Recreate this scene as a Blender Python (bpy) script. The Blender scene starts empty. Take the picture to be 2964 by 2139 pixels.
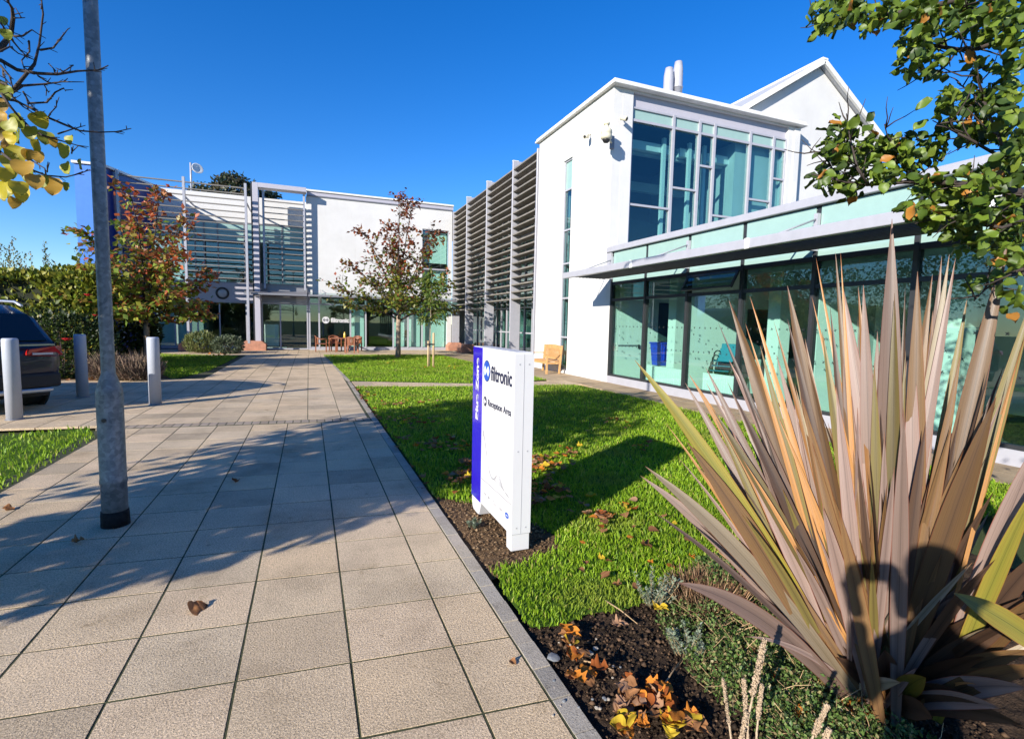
import bpy, bmesh, math, random
import numpy as np
from mathutils import Vector, Matrix, Euler

random.seed(7)
RNG = np.random.default_rng(7)
scene = bpy.context.scene
col = scene.collection
rad = math.radians

# ------------------------------------------------------------------ camera
EYE = Vector((0.0, 0.0, 1.6))
FPX, CX, CY = 1471.34, 1482.0, 1069.5           # focal length and centre in photo pixels
_yaw, _pitch, _roll = rad(21.826), rad(-5.009), rad(1.205)
FW = Vector((math.sin(_yaw) * math.cos(_pitch), math.cos(_yaw) * math.cos(_pitch), math.sin(_pitch)))
_r0 = Vector((math.cos(_yaw), -math.sin(_yaw), 0))
_u0 = _r0.cross(FW)
RT = _r0 * math.cos(_roll) + _u0 * math.sin(_roll)
UP = -_r0 * math.sin(_roll) + _u0 * math.cos(_roll)
cam_data = bpy.data.cameras.new("camera")
cam_data.sensor_width = 36.0
cam_data.sensor_fit = 'HORIZONTAL'
cam_data.lens = 36.0 * FPX / 2964.0
cam_data.clip_start = 0.05
cam_data.clip_end = 3000
cam = bpy.data.objects.new("camera", cam_data)
col.objects.link(cam)
m = Matrix((RT, UP, -FW)).transposed().to_4x4()
m.translation = EYE
cam.matrix_world = m
scene.camera = cam

def ray(x, y):
    return RT * ((x - CX) / FPX) - UP * ((y - CY) / FPX) + FW
def at(x, y, dist):
    """a real point seen in direction (x, y), at a given horizontal distance from the camera"""
    d = ray(x, y)
    return EYE + d * (dist / math.hypot(d.x, d.y))
def ground_at(x, y, z=0.0):
    d = ray(x, y)
    return EYE + d * ((z - EYE.z) / d.z)

# ------------------------------------------------------------------ sky, sun, exposure
SUN_EL, SUN_AZ_LIGHT = rad(20.5), rad(57.5)       # light travels towards this azimuth (from +Y to +X)
LDIR = Vector((math.sin(SUN_AZ_LIGHT) * math.cos(SUN_EL), math.cos(SUN_AZ_LIGHT) * math.cos(SUN_EL), -math.sin(SUN_EL)))
world = bpy.data.worlds.new("World")
scene.world = world
world.use_nodes = True
wn = world.node_tree
bg = wn.nodes["Background"]
sky = wn.nodes.new("ShaderNodeTexSky")
sky.sky_type = 'NISHITA'
sky.sun_disc = False
sky.sun_elevation = SUN_EL
sky.sun_rotation = SUN_AZ_LIGHT + math.pi
sky.altitude = 0
sky.air_density = 1.0
sky.dust_density = 0.0
sky.ozone_density = 5.0
hs = wn.nodes.new("ShaderNodeHueSaturation")
hs.inputs['Saturation'].default_value = 1.26
hs.inputs['Hue'].default_value = 0.512
hs.inputs['Value'].default_value = 1.42
wn.links.new(sky.outputs[0], hs.inputs['Color'])
wn.links.new(hs.outputs[0], bg.inputs[0])
bg.inputs[1].default_value = 0.086
sun_data = bpy.data.lights.new("sun", 'SUN')
sun_data.energy = 5.0
sun_data.angle = rad(0.53)
sun_data.color = (1.0, 0.93, 0.82)
sun = bpy.data.objects.new("sun", sun_data)
col.objects.link(sun)
sun.location = (-30, -20, 30)
sun.rotation_euler = LDIR.to_track_quat('-Z', 'Y').to_euler()
scene.view_settings.view_transform = 'Standard'
scene.view_settings.look = 'None'
scene.view_settings.exposure = 0.80
scene.view_settings.gamma = 1.0
scene.view_settings.use_curve_mapping = False
scene.cycles.max_bounces = 8
scene.cycles.transparent_max_bounces = 16
scene.cycles.caustics_reflective = False
scene.cycles.caustics_refractive = False
scene.cycles.use_denoising = True

# ------------------------------------------------------------------ helpers: tags, meshes
def tag(o, label=None, cat=None, group=None, kind=None):
    if label: o["label"] = label
    if cat: o["category"] = cat
    if group: o["group"] = group
    if kind: o["kind"] = kind
    return o
def empty(name, loc, label=None, cat=None, group=None, rz=0.0, kind=None):
    o = bpy.data.objects.new(name, None)
    o.empty_display_size = 0.1
    o.location = loc
    o.rotation_euler = (0, 0, rz)
    col.objects.link(o)
    return tag(o, label, cat, group, kind)
def root_matrix(o):
    return Matrix.LocRotScale(o.location, o.rotation_euler, o.scale)
def link(o, parent=None, local=False):
    """world-space child by default: the mesh keeps its world coordinates under the parent"""
    col.objects.link(o)
    if parent is not None:
        o.parent = parent
        if not local and parent.parent is None:
            o.matrix_parent_inverse = root_matrix(parent).inverted()
    return o
def mk(name, verts, faces, mat, parent=None, smooth=False, local=False, loc=None):
    me = bpy.data.meshes.new(name)
    me.from_pydata([tuple(v) for v in verts], [], faces)
    if smooth:
        me.polygons.foreach_set('use_smooth', [True] * len(me.polygons))
    me.materials.append(mat)
    o = bpy.data.objects.new(name, me)
    if loc is not None: o.location = loc
    return link(o, parent, local)
def dup(o, parent=None, loc=None, rot=None, scale=None):
    c = o.copy()
    col.objects.link(c)
    c.parent = parent
    if loc is not None: c.location = loc
    if rot is not None: c.rotation_euler = rot
    if scale is not None: c.scale = scale
    return c
def dup_tree(o, loc, rz, parent=None):
    c = o.copy()
    col.objects.link(c)
    c.parent = parent
    if parent is None:
        c.location = loc
        c.rotation_euler = (0, 0, rz)
    for ch in o.children:
        dup_tree(ch, None, None, c)
    return c

class MB:
    def __init__(s): s.v, s.f = [], []
    def box(s, x0, x1, y0, y1, z0, z1):
        n = len(s.v)
        s.v += [(x0,y0,z0),(x1,y0,z0),(x1,y1,z0),(x0,y1,z0),(x0,y0,z1),(x1,y0,z1),(x1,y1,z1),(x0,y1,z1)]
        s.f += [(n,n+3,n+2,n+1),(n+4,n+5,n+6,n+7),(n,n+1,n+5,n+4),(n+1,n+2,n+6,n+5),(n+2,n+3,n+7,n+6),(n+3,n,n+4,n+7)]
        return s
    def obox(s, c, ax, ay, az):
        c, ax, ay, az = Vector(c), Vector(ax), Vector(ay), Vector(az)
        n = len(s.v)
        for k in (-1, 1):
            for i, j in ((-1,-1),(1,-1),(1,1),(-1,1)):
                s.v.append(tuple(c + ax*i + ay*j + az*k))
        s.f += [(n,n+3,n+2,n+1),(n+4,n+5,n+6,n+7),(n,n+1,n+5,n+4),(n+1,n+2,n+6,n+5),(n+2,n+3,n+7,n+6),(n+3,n,n+4,n+7)]
        return s
    def bar(s, a, b, w, h=None, up=(0,0,1)):
        a, b = Vector(a), Vector(b)
        h = h or w
        d = (b - a); L = d.length; d.normalize()
        u = Vector(up)
        if abs(d.dot(u)) > 0.98: u = Vector((0,1,0))
        r = d.cross(u).normalized(); u2 = r.cross(d)
        return s.obox((a+b)/2, d*(L/2), r*(w/2), u2*(h/2))
    def tube(s, pts, rads, n=8, cap=True):
        pts = [Vector(p) for p in pts]
        if not hasattr(rads, '__len__'): rads = [rads]*len(pts)
        base = len(s.v)
        prev = None
        for i, p in enumerate(pts):
            d = (pts[min(i+1,len(pts)-1)] - pts[max(i-1,0)])
            d = d.normalized() if d.length > 1e-9 else Vector((0,0,1))
            if prev is None:
                u = Vector((1,0,0)) if abs(d.x) < 0.9 else Vector((0,1,0))
            else: u = prev
            r = (u - d*u.dot(d)).normalized(); prev = r
            q = d.cross(r)
            for k in range(n):
                a = 2*math.pi*k/n
                s.v.append(tuple(p + (r*math.cos(a) + q*math.sin(a))*rads[i]))
        for i in range(len(pts)-1):
            for k in range(n):
                a, b = base+i*n+k, base+i*n+(k+1)%n
                s.f.append((a, b, b+n, a+n))
        if cap:
            s.f.append(tuple(base+k for k in range(n))[::-1])
            s.f.append(tuple(base+(len(pts)-1)*n+k for k in range(n)))
        return s
    def lathe(s, prof, c=(0,0,0), n=20):
        base = len(s.v)
        for r, z in prof:
            for k in range(n):
                a = 2*math.pi*k/n
                s.v.append((c[0]+r*math.cos(a), c[1]+r*math.sin(a), c[2]+z))
        for i in range(len(prof)-1):
            for k in range(n):
                a, b = base+i*n+k, base+i*n+(k+1)%n
                s.f.append((a, b, b+n, a+n))
        s.f.append(tuple(base+k for k in range(n))[::-1])
        s.f.append(tuple(base+(len(prof)-1)*n+k for k in range(n)))
        return s
    def prism(s, poly, d):
        """poly: 3-D points in a plane; extruded by d"""
        n = len(s.v); k = len(poly); d = Vector(d)
        s.v += [tuple(Vector(p)) for p in poly] + [tuple(Vector(p)+d) for p in poly]
        s.f.append(tuple(range(n, n+k))[::-1]); s.f.append(tuple(range(n+k, n+2*k)))
        for i in range(k):
            j = (i+1) % k
            s.f.append((n+i, n+j, n+k+j, n+k+i))
        return s
    def obj(s, name, mat, parent=None, smooth=False, local=False, bevel=0.0, loc=None, seg=1):
        o = mk(name, s.v, s.f, mat, parent, smooth, local, loc)
        bm = bmesh.new(); bm.from_mesh(o.data)
        bmesh.ops.recalc_face_normals(bm, faces=bm.faces)
        if bevel > 0:
            bmesh.ops.bevel(bm, geom=bm.edges[:], offset=bevel, segments=seg, affect='EDGES', profile=0.5, clamp_overlap=True)
        bm.to_mesh(o.data); bm.free()
        return o

def bulk(name, verts, tris, cols, mat, parent=None, smooth=False, quads=False, local=False):
    """big mesh from numpy arrays, with a per-vertex colour attribute 'Col'"""
    verts = np.asarray(verts, dtype=np.float32).reshape(-1, 3)
    tris = np.asarray(tris, dtype=np.int32)
    k = tris.shape[1]
    me = bpy.data.meshes.new(name)
    me.vertices.add(len(verts)); me.vertices.foreach_set('co', verts.ravel())
    me.loops.add(tris.size); me.loops.foreach_set('vertex_index', tris.ravel())
    me.polygons.add(len(tris))
    me.polygons.foreach_set('loop_start', np.arange(0, tris.size, k, dtype=np.int32))
    if smooth: me.polygons.foreach_set('use_smooth', np.ones(len(tris), dtype=bool))
    if cols is not None:
        ca = me.color_attributes.new('Col', 'FLOAT_COLOR', 'POINT')
        c4 = np.ones((len(verts), 4), dtype=np.float32); c4[:, :3] = cols
        ca.data.foreach_set('color', c4.ravel())
    me.update(calc_edges=True)
    me.materials.append(mat)
    o = bpy.data.objects.new(name, me)
    return link(o, parent, local)

# ------------------------------------------------------------------ materials
def new_mat(name):
    mt = bpy.data.materials.new(name); mt.use_nodes = True
    return mt, mt.node_tree, mt.node_tree.nodes['Principled BSDF']
def N(nt, typ, **kw):
    n = nt.nodes.new(typ)
    for k, v in kw.items():
        if k in n.inputs: n.inputs[k].default_value = v
        else: setattr(n, k, v)
    return n
def ramp(nt, fac, stops):
    r = nt.nodes.new('ShaderNodeValToRGB')
    el = r.color_ramp.elements
    el[0].position, el[0].color = stops[0][0], (*stops[0][1], 1)
    el[1].position, el[1].color = stops[-1][0], (*stops[-1][1], 1)
    for p, c in stops[1:-1]:
        e = el.new(p); e.color = (*c, 1)
    nt.links.new(fac, r.inputs[0])
    return r
def plain(name, c, rough=0.5, metal=0.0, var=0.06, scale=6.0, bump=0.0, bscale=60.0, spec=0.5, coat=0.0, detail=4.0):
    """one colour with soft mottling and optional fine bump"""
    mt, nt, b = new_mat(name)
    tc = N(nt, 'ShaderNodeTexCoord')
    nz = N(nt, 'ShaderNodeTexNoise', Scale=scale, Detail=detail, Roughness=0.6)
    nt.links.new(tc.outputs['Object'], nz.inputs['Vector'])
    lo = tuple(max(0, x*(1-var)) for x in c); hi = tuple(min(1, x*(1+var)) for x in c)
    r = ramp(nt, nz.outputs[0], [(0.3, lo), (0.7, hi)])
    nt.links.new(r.outputs[0], b.inputs['Base Color'])
    b.inputs['Roughness'].default_value = rough
    b.inputs['Metallic'].default_value = metal
    b.inputs['Specular IOR Level'].default_value = spec
    b.inputs['Coat Weight'].default_value = coat
    if bump > 0:
        n2 = N(nt, 'ShaderNodeTexNoise', Scale=bscale, Detail=5.0)
        nt.links.new(tc.outputs['Object'], n2.inputs['Vector'])
        bp = N(nt, 'ShaderNodeBump', Strength=bump, Distance=0.01)
        nt.links.new(n2.outputs[0], bp.inputs['Height'])
        nt.links.new(bp.outputs[0], b.inputs['Normal'])
    return mt
def leafy(name, trans=0.35, rough=0.45, spec=0.4):
    """foliage: colour from the mesh's own leaf colours, light passes partly through"""
    mt, nt, b = new_mat(name)
    a = N(nt, 'ShaderNodeVertexColor', layer_name='Col')
    nt.links.new(a.outputs[0], b.inputs['Base Color'])
    b.inputs['Roughness'].default_value = rough
    b.inputs['Specular IOR Level'].default_value = spec
    tr = N(nt, 'ShaderNodeBsdfTranslucent')
    mx = N(nt, 'ShaderNodeMixShader')
    mx.inputs[0].default_value = trans
    nt.links.new(a.outputs[0], tr.inputs[0])
    nt.links.new(b.outputs[0], mx.inputs[1]); nt.links.new(tr.outputs[0], mx.inputs[2])
    nt.links.new(mx.outputs[0], nt.nodes['Material Output'].inputs[0])
    return mt
def glass_mat(name, tint, gloss=1.0, base=0.05, rough=0.0):
    mt, nt, b = new_mat(name)
    nt.nodes.remove(b)
    lw = N(nt, 'ShaderNodeLayerWeight', Blend=0.5)
    pw = N(nt, 'ShaderNodeMath', operation='POWER'); pw.inputs[1].default_value = 4.0
    nt.links.new(lw.outputs['Facing'], pw.inputs[0])
    ml = N(nt, 'ShaderNodeMath', operation='MULTIPLY_ADD'); ml.inputs[1].default_value = 0.9 * gloss; ml.inputs[2].default_value = base
    nt.links.new(pw.outputs[0], ml.inputs[0])
    tr = N(nt, 'ShaderNodeBsdfTransparent'); tr.inputs[0].default_value = (*tint, 1)
    gl = N(nt, 'ShaderNodeBsdfGlossy'); gl.inputs['Roughness'].default_value = rough
    gl.inputs['Color'].default_value = (0.9, 0.95, 0.95, 1)
    mx = N(nt, 'ShaderNodeMixShader')
    nt.links.new(ml.outputs[0], mx.inputs[0]); nt.links.new(tr.outputs[0], mx.inputs[1]); nt.links.new(gl.outputs[0], mx.inputs[2])
    nt.links.new(mx.outputs[0], nt.nodes['Material Output'].inputs[0])
    return mt

M = {}
def render_wall():
    mt, nt, b = new_mat('white render')
    tc = N(nt, 'ShaderNodeTexCoord')
    n1 = N(nt, 'ShaderNodeTexNoise', Scale=0.7, Detail=5.0, Roughness=0.65)
    mp = N(nt, 'ShaderNodeMapping'); mp.inputs['Scale'].default_value = (6, 6, 0.5)
    n2 = N(nt, 'ShaderNodeTexNoise', Scale=1.0, Detail=6.0, Roughness=0.7)
    nt.links.new(tc.outputs['Object'], n1.inputs['Vector']); nt.links.new(tc.outputs['Object'], mp.inputs['Vector']); nt.links.new(mp.outputs[0], n2.inputs['Vector'])
    r1 = ramp(nt, n1.outputs[0], [(0.3, (0.56, 0.555, 0.545)), (0.65, (0.64, 0.635, 0.625))])
    r2 = ramp(nt, n2.outputs[0], [(0.26, (0.88, 0.87, 0.84)), (0.42, (1, 1, 1))])
    mx = N(nt, 'ShaderNodeMix', data_type='RGBA', blend_type='MULTIPLY'); mx.inputs[0].default_value = 0.8
    nt.links.new(r1.outputs[0], mx.inputs[6]); nt.links.new(r2.outputs[0], mx.inputs[7])
    nt.links.new(mx.outputs[2], b.inputs['Base Color'])
    b.inputs['Roughness'].default_value = 0.85
    n3 = N(nt, 'ShaderNodeTexNoise', Scale=90.0, Detail=3.0)
    nt.links.new(tc.outputs['Object'], n3.inputs['Vector'])
    bp = N(nt, 'ShaderNodeBump', Strength=0.25, Distance=0.01)
    nt.links.new(n3.outputs[0], bp.inputs['Height']); nt.links.new(bp.outputs[0], b.inputs['Normal'])
    return mt
M['render'] = render_wall()
M['cap'] = plain('roof cap', (0.72, 0.71, 0.68), 0.6, var=0.12, scale=3)
M['lilac'] = plain('pale lilac panel', (0.42, 0.41, 0.47), 0.45, var=0.03)
M['greymetal'] = plain('pale grey powder coat', (0.40, 0.40, 0.44), 0.38, metal=0.1, var=0.05)
M['midgrey'] = plain('mid grey metal', (0.23, 0.23, 0.25), 0.4, metal=0.2, var=0.05)
M['dark'] = plain('dark grey frame', (0.035, 0.037, 0.042), 0.4, metal=0.2, var=0.1)
M['navyslat'] = plain('dark canopy slat', (0.075, 0.085, 0.125), 0.5, metal=0.0, var=0.15)
M['louvre'] = plain('weathered brown louvre', (0.20, 0.18, 0.155), 0.6, var=0.2, scale=2.0)
M['louvre_grey'] = plain('weathered grey louvre', (0.20, 0.185, 0.17), 0.55, var=0.15, scale=2.0)
M['mint'] = plain('mint spandrel glass', (0.29, 0.43, 0.395), 0.08, var=0.03, spec=0.6)
M['glass'] = glass_mat('green tinted glass', (0.80, 0.95, 0.915), base=0.08)
M['glassblue'] = glass_mat('blue green tinted glass', (0.68, 0.86, 0.86), base=0.08)
M['glassdark'] = glass_mat('dark tinted glass', (0.55, 0.75, 0.72), base=0.10)
M['interior'] = plain('interior white', (0.78, 0.78, 0.76), 0.8, var=0.02)
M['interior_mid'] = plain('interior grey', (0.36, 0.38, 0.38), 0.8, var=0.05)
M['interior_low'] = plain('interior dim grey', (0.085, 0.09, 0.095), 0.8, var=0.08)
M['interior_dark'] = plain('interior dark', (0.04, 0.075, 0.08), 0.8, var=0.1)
M['carpet'] = plain('interior carpet', (0.09, 0.10, 0.11), 0.95, var=0.2, scale=40)
M['blue'] = plain('shaded blue wall cladding', (0.013, 0.03, 0.19), 0.35, var=0.04)  # shaded face of the blue wall, its shade put into the colour
M['bluelit'] = plain('lit blue wall cladding', (0.07, 0.21, 0.62), 0.35, var=0.04)  # sunlit face of the same blue wall, sunlight put into the colour
M['sandstone'] = plain('red sandstone', (0.42, 0.20, 0.13), 0.85, var=0.25, scale=5, bump=0.6, bscale=25)
M['rooftile'] = plain('roof sheet', (0.42, 0.43, 0.45), 0.5, var=0.08)
# ------------------------------------------------------------------ ground materials
def slab_mat(name, c, per_obj=0.10, speck=0.5, bump=0.9):
    mt, nt, b = new_mat(name)
    tc = N(nt, 'ShaderNodeTexCoord'); gm = N(nt, 'ShaderNodeNewGeometry')
    n1 = N(nt, 'ShaderNodeTexNoise', Scale=110.0, Detail=4.0, Roughness=0.75)
    n2 = N(nt, 'ShaderNodeTexNoise', Scale=1.3, Detail=6.0, Roughness=0.65)
    n4 = N(nt, 'ShaderNodeTexVoronoi', Scale=75.0)
    for n in (n1, n2, n4): nt.links.new(gm.outputs['Position'], n.inputs['Vector'])
    oi = N(nt, 'ShaderNodeObjectInfo')
    lo = tuple(x*(1-speck) for x in c); hi = tuple(min(1, x*(1+speck)) for x in c)
    r1 = ramp(nt, n1.outputs[0], [(0.32, lo), (0.5, c), (0.68, hi)])
    r2 = ramp(nt, n2.outputs[0], [(0.3, (0.62, 0.60, 0.57)), (0.5, (0.93, 0.92, 0.9)), (0.66, (1.06, 1.04, 1.0))])
    r3 = ramp(nt, oi.outputs['Random'], [(0.0, (1-1.7*per_obj,)*3), (0.35, (1.0, 0.95, 0.88)), (0.7, (0.93, 0.93, 0.92)), (1.0, (1+0.3*per_obj, 1.0, 0.96))])
    r4 = ramp(nt, n4.outputs['Distance'], [(0.12, (0.55, 0.53, 0.5)), (0.35, (1, 1, 1))])
    n5 = N(nt, 'ShaderNodeTexNoise', Scale=4.5, Detail=8.0, Roughness=0.7, Distortion=0.6); nt.links.new(gm.outputs['Position'], n5.inputs['Vector'])
    r5 = ramp(nt, n5.outputs[0], [(0.30, (0.60, 0.57, 0.50)), (0.40, (1, 1, 1))])
    n6 = N(nt, 'ShaderNodeTexVoronoi', Scale=2.3); nt.links.new(gm.outputs['Position'], n6.inputs['Vector'])
    r6 = ramp(nt, n6.outputs['Distance'], [(0.035, (0.55, 0.54, 0.52)), (0.05, (1, 1, 1))])
    out = r1.outputs[0]
    for r, f in ((r5, 0.7), (r6, 0.6), (r2, 0.9), (r3, 1.0), (r4, 0.75)):
        mx = N(nt, 'ShaderNodeMix', data_type='RGBA', blend_type='MULTIPLY'); mx.inputs[0].default_value = f
        nt.links.new(out, mx.inputs[6]); nt.links.new(r.outputs[0], mx.inputs[7]); out = mx.outputs[2]
    nt.links.new(out, b.inputs['Base Color'])
    b.inputs['Roughness'].default_value = 0.92
    b.inputs['Specular IOR Level'].default_value = 0.2
    bp = N(nt, 'ShaderNodeBump', Strength=bump, Distance=0.01)
    nt.links.new(n1.outputs[0], bp.inputs['Height']); nt.links.new(bp.outputs[0], b.inputs['Normal'])
    return mt
M['slab'] = slab_mat('exposed aggregate slab', (0.67, 0.54, 0.385), 0.17)
M['kerb'] = slab_mat('grey kerb block', (0.42, 0.385, 0.335), 0.16, 0.25, 0.5)
M['sett'] = slab_mat('grey brown sett', (0.38, 0.325, 0.27), 0.18, 0.25, 0.4)
M['yorkstone'] = slab_mat('buff paving', (0.44, 0.345, 0.235), 0.22, 0.2, 0.3)
M['joint'] = plain('joint grit and moss', (0.05, 0.055, 0.022), 0.95, var=0.5, scale=14, bump=0.5)
def soil_mat(name, dark, light, sc=14):
    mt, nt, b = new_mat(name)
    gm = N(nt, 'ShaderNodeNewGeometry')
    n1 = N(nt, 'ShaderNodeTexNoise', Scale=sc, Detail=8.0, Roughness=0.75)
    n2 = N(nt, 'ShaderNodeTexNoise', Scale=120.0, Detail=4.0)
    for n in (n1, n2): nt.links.new(gm.outputs['Position'], n.inputs['Vector'])
    r = ramp(nt, n1.outputs[0], [(0.3, dark), (0.55, tuple((a+c)/2 for a, c in zip(dark, light))), (0.75, light)])
    nt.links.new(r.outputs[0], b.inputs['Base Color'])
    b.inputs['Roughness'].default_value = 0.97; b.inputs['Specular IOR Level'].default_value = 0.15
    bp = N(nt, 'ShaderNodeBump', Strength=0.9, Distance=0.012)
    nt.links.new(n2.outputs[0], bp.inputs['Height']); nt.links.new(bp.outputs[0], b.inputs['Normal'])
    return mt
M['soil'] = soil_mat('dark bed soil', (0.018, 0.012, 0.008), (0.085, 0.055, 0.036))
M['mulch'] = soil_mat('dry brown soil', (0.06, 0.035, 0.018), (0.22, 0.14, 0.075), 20)
M['turf'] = soil_mat('turf floor', (0.05, 0.10, 0.010), (0.11, 0.19, 0.02), 9)
M['far_ground'] = soil_mat('distant ground', (0.05, 0.07, 0.025), (0.09, 0.11, 0.04), 0.3)
M['asphalt'] = plain('asphalt', (0.05, 0.05, 0.052), 0.9, var=0.15, scale=20, bump=0.4)

def poly_sheet(name, pts, z, mat, kind='structure', parent=None):
    o = mk(name, [(x, y, z) for x, y in pts], [tuple(range(len(pts)))], mat, parent)
    if parent is None and kind: tag(o, kind=kind)
    return o
# ground reaching the horizon
poly_sheet('ground', [(-900, -900), (900, -900), (900, 900), (-900, 900)], -0.075, M['far_ground'])

SK = -0.09            # the slab rows run slightly oblique to the path
def skew(x, y): return y + SK * x
# ---- paved path: joint bed, single slabs, and the far slabs joined
path = empty('paved_path', (0, 8, 0), kind='structure')
tag(path, 'path of beige square concrete slabs leading to the entrance', 'path')
poly_sheet('joint_bed', [(-2.62, -2), (0.965, -2), (0.965, 8.0), (0.93, 14.4), (0.55, 25.6), (8.0, 25.6), (8.0, 31), (-9.5, 31), (-9.5, 27), (-2.75, 25.2), (-2.85, 18), (-3.25, 15.3), (-16, 15.3), (-16, 9.2), (-2.8, 9.2)], -0.0025, M['joint'], parent=path)
def slab_mesh(name, w, d, sk, g=0.012, t=0.034, b=0.0008):
    """one slab with a chamfered upper arris"""
    v = []
    for z, q in ((-t, 0), (-b, 0), (0, b)):
        for sx, sy in ((-1,-1),(1,-1),(1,1),(-1,1)):
            x = sx*(w/2-g/2-q); y = sy*(d/2-g/2-q)
            v.append((x, y + sk*x, z))
    f = [(8,9,10,11)]
    for k in (0, 4):
        for i in range(4):
            j = (i+1) % 4
            f.append((k+i, k+j, k+4+j, k+4+i))
    me = bpy.data.meshes.new(name); me.from_pydata(v, [], f); me.update()
    return me
_slabs = {}
def slab(x0, x1, y0, y1, sk, mat, parent, name='slab', jit=0.0008, g=0.012):
    key = (round(x1-x0, 3), round(y1-y0, 3), round(sk, 3), mat.name, g)
    if key not in _slabs:
        me = slab_mesh(name, x1-x0, y1-y0, sk, g); me.materials.append(mat); _slabs[key] = me
    o = bpy.data.objects.new(name, _slabs[key])
    xc = (x0+x1)/2
    o.location = (xc, (y0+y1)/2 + sk*xc, random.uniform(-jit, jit))
    o.rotation_euler = (random.uniform(-.001, .001), random.uniform(-.001, .001), random.uniform(-.004, .004))
    col.objects.link(o); o.parent = parent
    o.matrix_parent_inverse = root_matrix(parent).inverted()
    return o
far = MB()
def far_slab(x0, x1, y0, y1, sk):
    g = 0.0075
    xc, yc = (x0+x1)/2, (y0+y1)/2
    dz = random.uniform(-.0008, .0008)
    w, d = (x1-x0)/2-g, (y1-y0)/2-g
    n = len(far.v)
    for z in (-0.03, dz):
        for sx, sy in ((-1,-1),(1,-1),(1,1),(-1,1)):
            x = xc+sx*w; far.v.append((x, yc+sy*d+sk*x, z))
    far.f += [(n+4,n+5,n+6,n+7),(n,n+1,n+5,n+4),(n+1,n+2,n+6,n+5),(n+2,n+3,n+7,n+6),(n+3,n,n+4,n+7)]
xs = [0.65 - 0.485*k for k in range(7)]
cols_s = [(0.65, 0.945)] + [(xs[k+1], xs[k]) for k in range(6)] + [(-2.6, xs[6])]
rows = [0.98 + 0.47*k for k in range(17)]
for y0 in rows:
    if y0 > 8.3: continue
    for (a, b_) in cols_s:
        y1 = min(y0+0.47, 8.545)
        if a < -2.4 and y0 < 3: far_slab(a, b_, y0, y1, SK)
        else: slab(a, b_, y0, y1, SK, M['slab'], path)
for k in range(6):
    for (a, b_) in cols_s: far_slab(a, b_, -1.84+0.47*k, -1.84+0.47*(k+1), SK)
# the band of setts across the path
for k in range(32):
    x1 = 0.93 - 0.118*k
    slab(x1-0.118, x1, 8.55, 8.79, SK, M['sett'], path, 'sett', g=0.014)
xn = [0.48 - 0.515*k for k in range(8)]
cols_n = [(0.48, 0.90)] + [(xn[k+1], xn[k]) for k in range(7)]
y = 8.80
near_n = 0
while y < 25.4:
    for (a, b_) in cols_n:
        if y < 12.6: slab(a, b_, y, y+0.50, SK, M['slab'], path)
        elif y < 15.2 or a > -2.9:
            far_slab(a, b_, y, y+0.5, SK)
    if y < 15.0:
        x = xn[7]
        while x > -14:
            far_slab(x-0.515, x, y, y+0.5, SK); x -= 0.515
    y += 0.5
y = 25.5
while y < 30.6:
    x = -9
    while x < 7.9:
        far_slab(x, x+0.5, y, y+0.5, 0); x += 0.5
    y += 0.5
o = far.obj('slab', M['slab'], path); tag(o, kind='stuff')
# ---- kerb along the lawn
kerb = empty('kerb', (1.0, 6, 0), kind='structure'); tag(kerb, 'row of grey kerb blocks between path and lawn', 'kerb')
for k in range(66):
    y0 = 0.83 + 0.2*k
    dx = -0.006*k/66*3
    slab(0.95+dx, 1.045+dx, y0, y0+0.2, 0, M['kerb'], kerb, 'kerb_block', 0.003, g=0.006).location.z += 0.003
for k in range(54):
    y0 = 14.4 + 0.2*k; dx = -0.33*(k/54)
    b = MB().box(0.93+dx, 1.02+dx, y0+.003, y0+.197, -.04, 0.008)
    if k == 0: kb = MB()
    n = len(kb.v); kb.v += b.v; kb.f += [tuple(i+n for i in f) for f in b.f]
tag(kb.obj('kerb_block', M['kerb'], kerb), kind='stuff')
# ---- cross path and buff paving beside the glazed wing
cross = empty('cross_path', (3, 13.3, 0), kind='structure'); tag(cross, 'narrow slab path crossing the lawn to the glazed wing', 'path')
poly_sheet('joint_bed', [(1.05, 14.2), (1.05, 13.12), (3.9, 12.55), (7.0, 12.3), (7.0, 13.25), (4.0, 13.08)], -0.026, M['joint'], parent=cross)
for k in range(12):
    x0 = 1.06 + 0.5*k; x1 = x0+0.49
    def ys(x): return 13.12-0.2*(x-1.05) if x < 3.9 else 12.55-0.08*(x-3.9)
    def yn(x): return 14.2-0.38*(x-1.05) if x < 4.0 else 13.08+0.057*(x-4)
    pv = [(x0, ys(x0)), (x1, ys(x1)), (x1, yn(x1)), (x0, yn(x0))]
    MB().prism([(a, c, -0.03) for a, c in pv], (0, 0, 0.03)).obj('slab', M['slab'], cross)
apron = empty('apron_paving', (7.4, 8, 0), kind='structure'); tag(apron, 'strip of buff stone paving along the glazed wing', 'paving')
poly_sheet('joint_bed', [(7.0, -6), (8.3, -6), (8.3, 17.9), (9.5, 17.9), (9.5, 25.6), (6.3, 25.6), (6.5, 14), (6.95, 13.2)], -0.032, M['joint'], parent=apron)
apm = MB()
y = 1.0
while y < 25.4:
    h = random.choice((0.3, 0.4, 0.5))
    x = 7.0 if y < 13.2 else 6.5 - 0.02*(y-14)
    cnt = 0
    xe = 8.04 if y < 17.9 else 8.9
    while x < xe-0.06:
        w = min(random.choice((0.35, 0.5, 0.65)), xe-x)
        if xe-(x+w) < 0.12: w = xe-x
        if 3.5 < y < 12.8 and y > 4.5:
            slab(x, x+w, y, y+h, 0, M['yorkstone'], apron, 'paving_stone', 0.002)
        else:
            apm.box(x+.005, x+w-.005, y+.005, y+h-.005, -.03, random.uniform(-.002, .002))
        x += w
    y += h
tag(apm.obj('paving_stone', M['yorkstone'], apron), kind='stuff')
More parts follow.
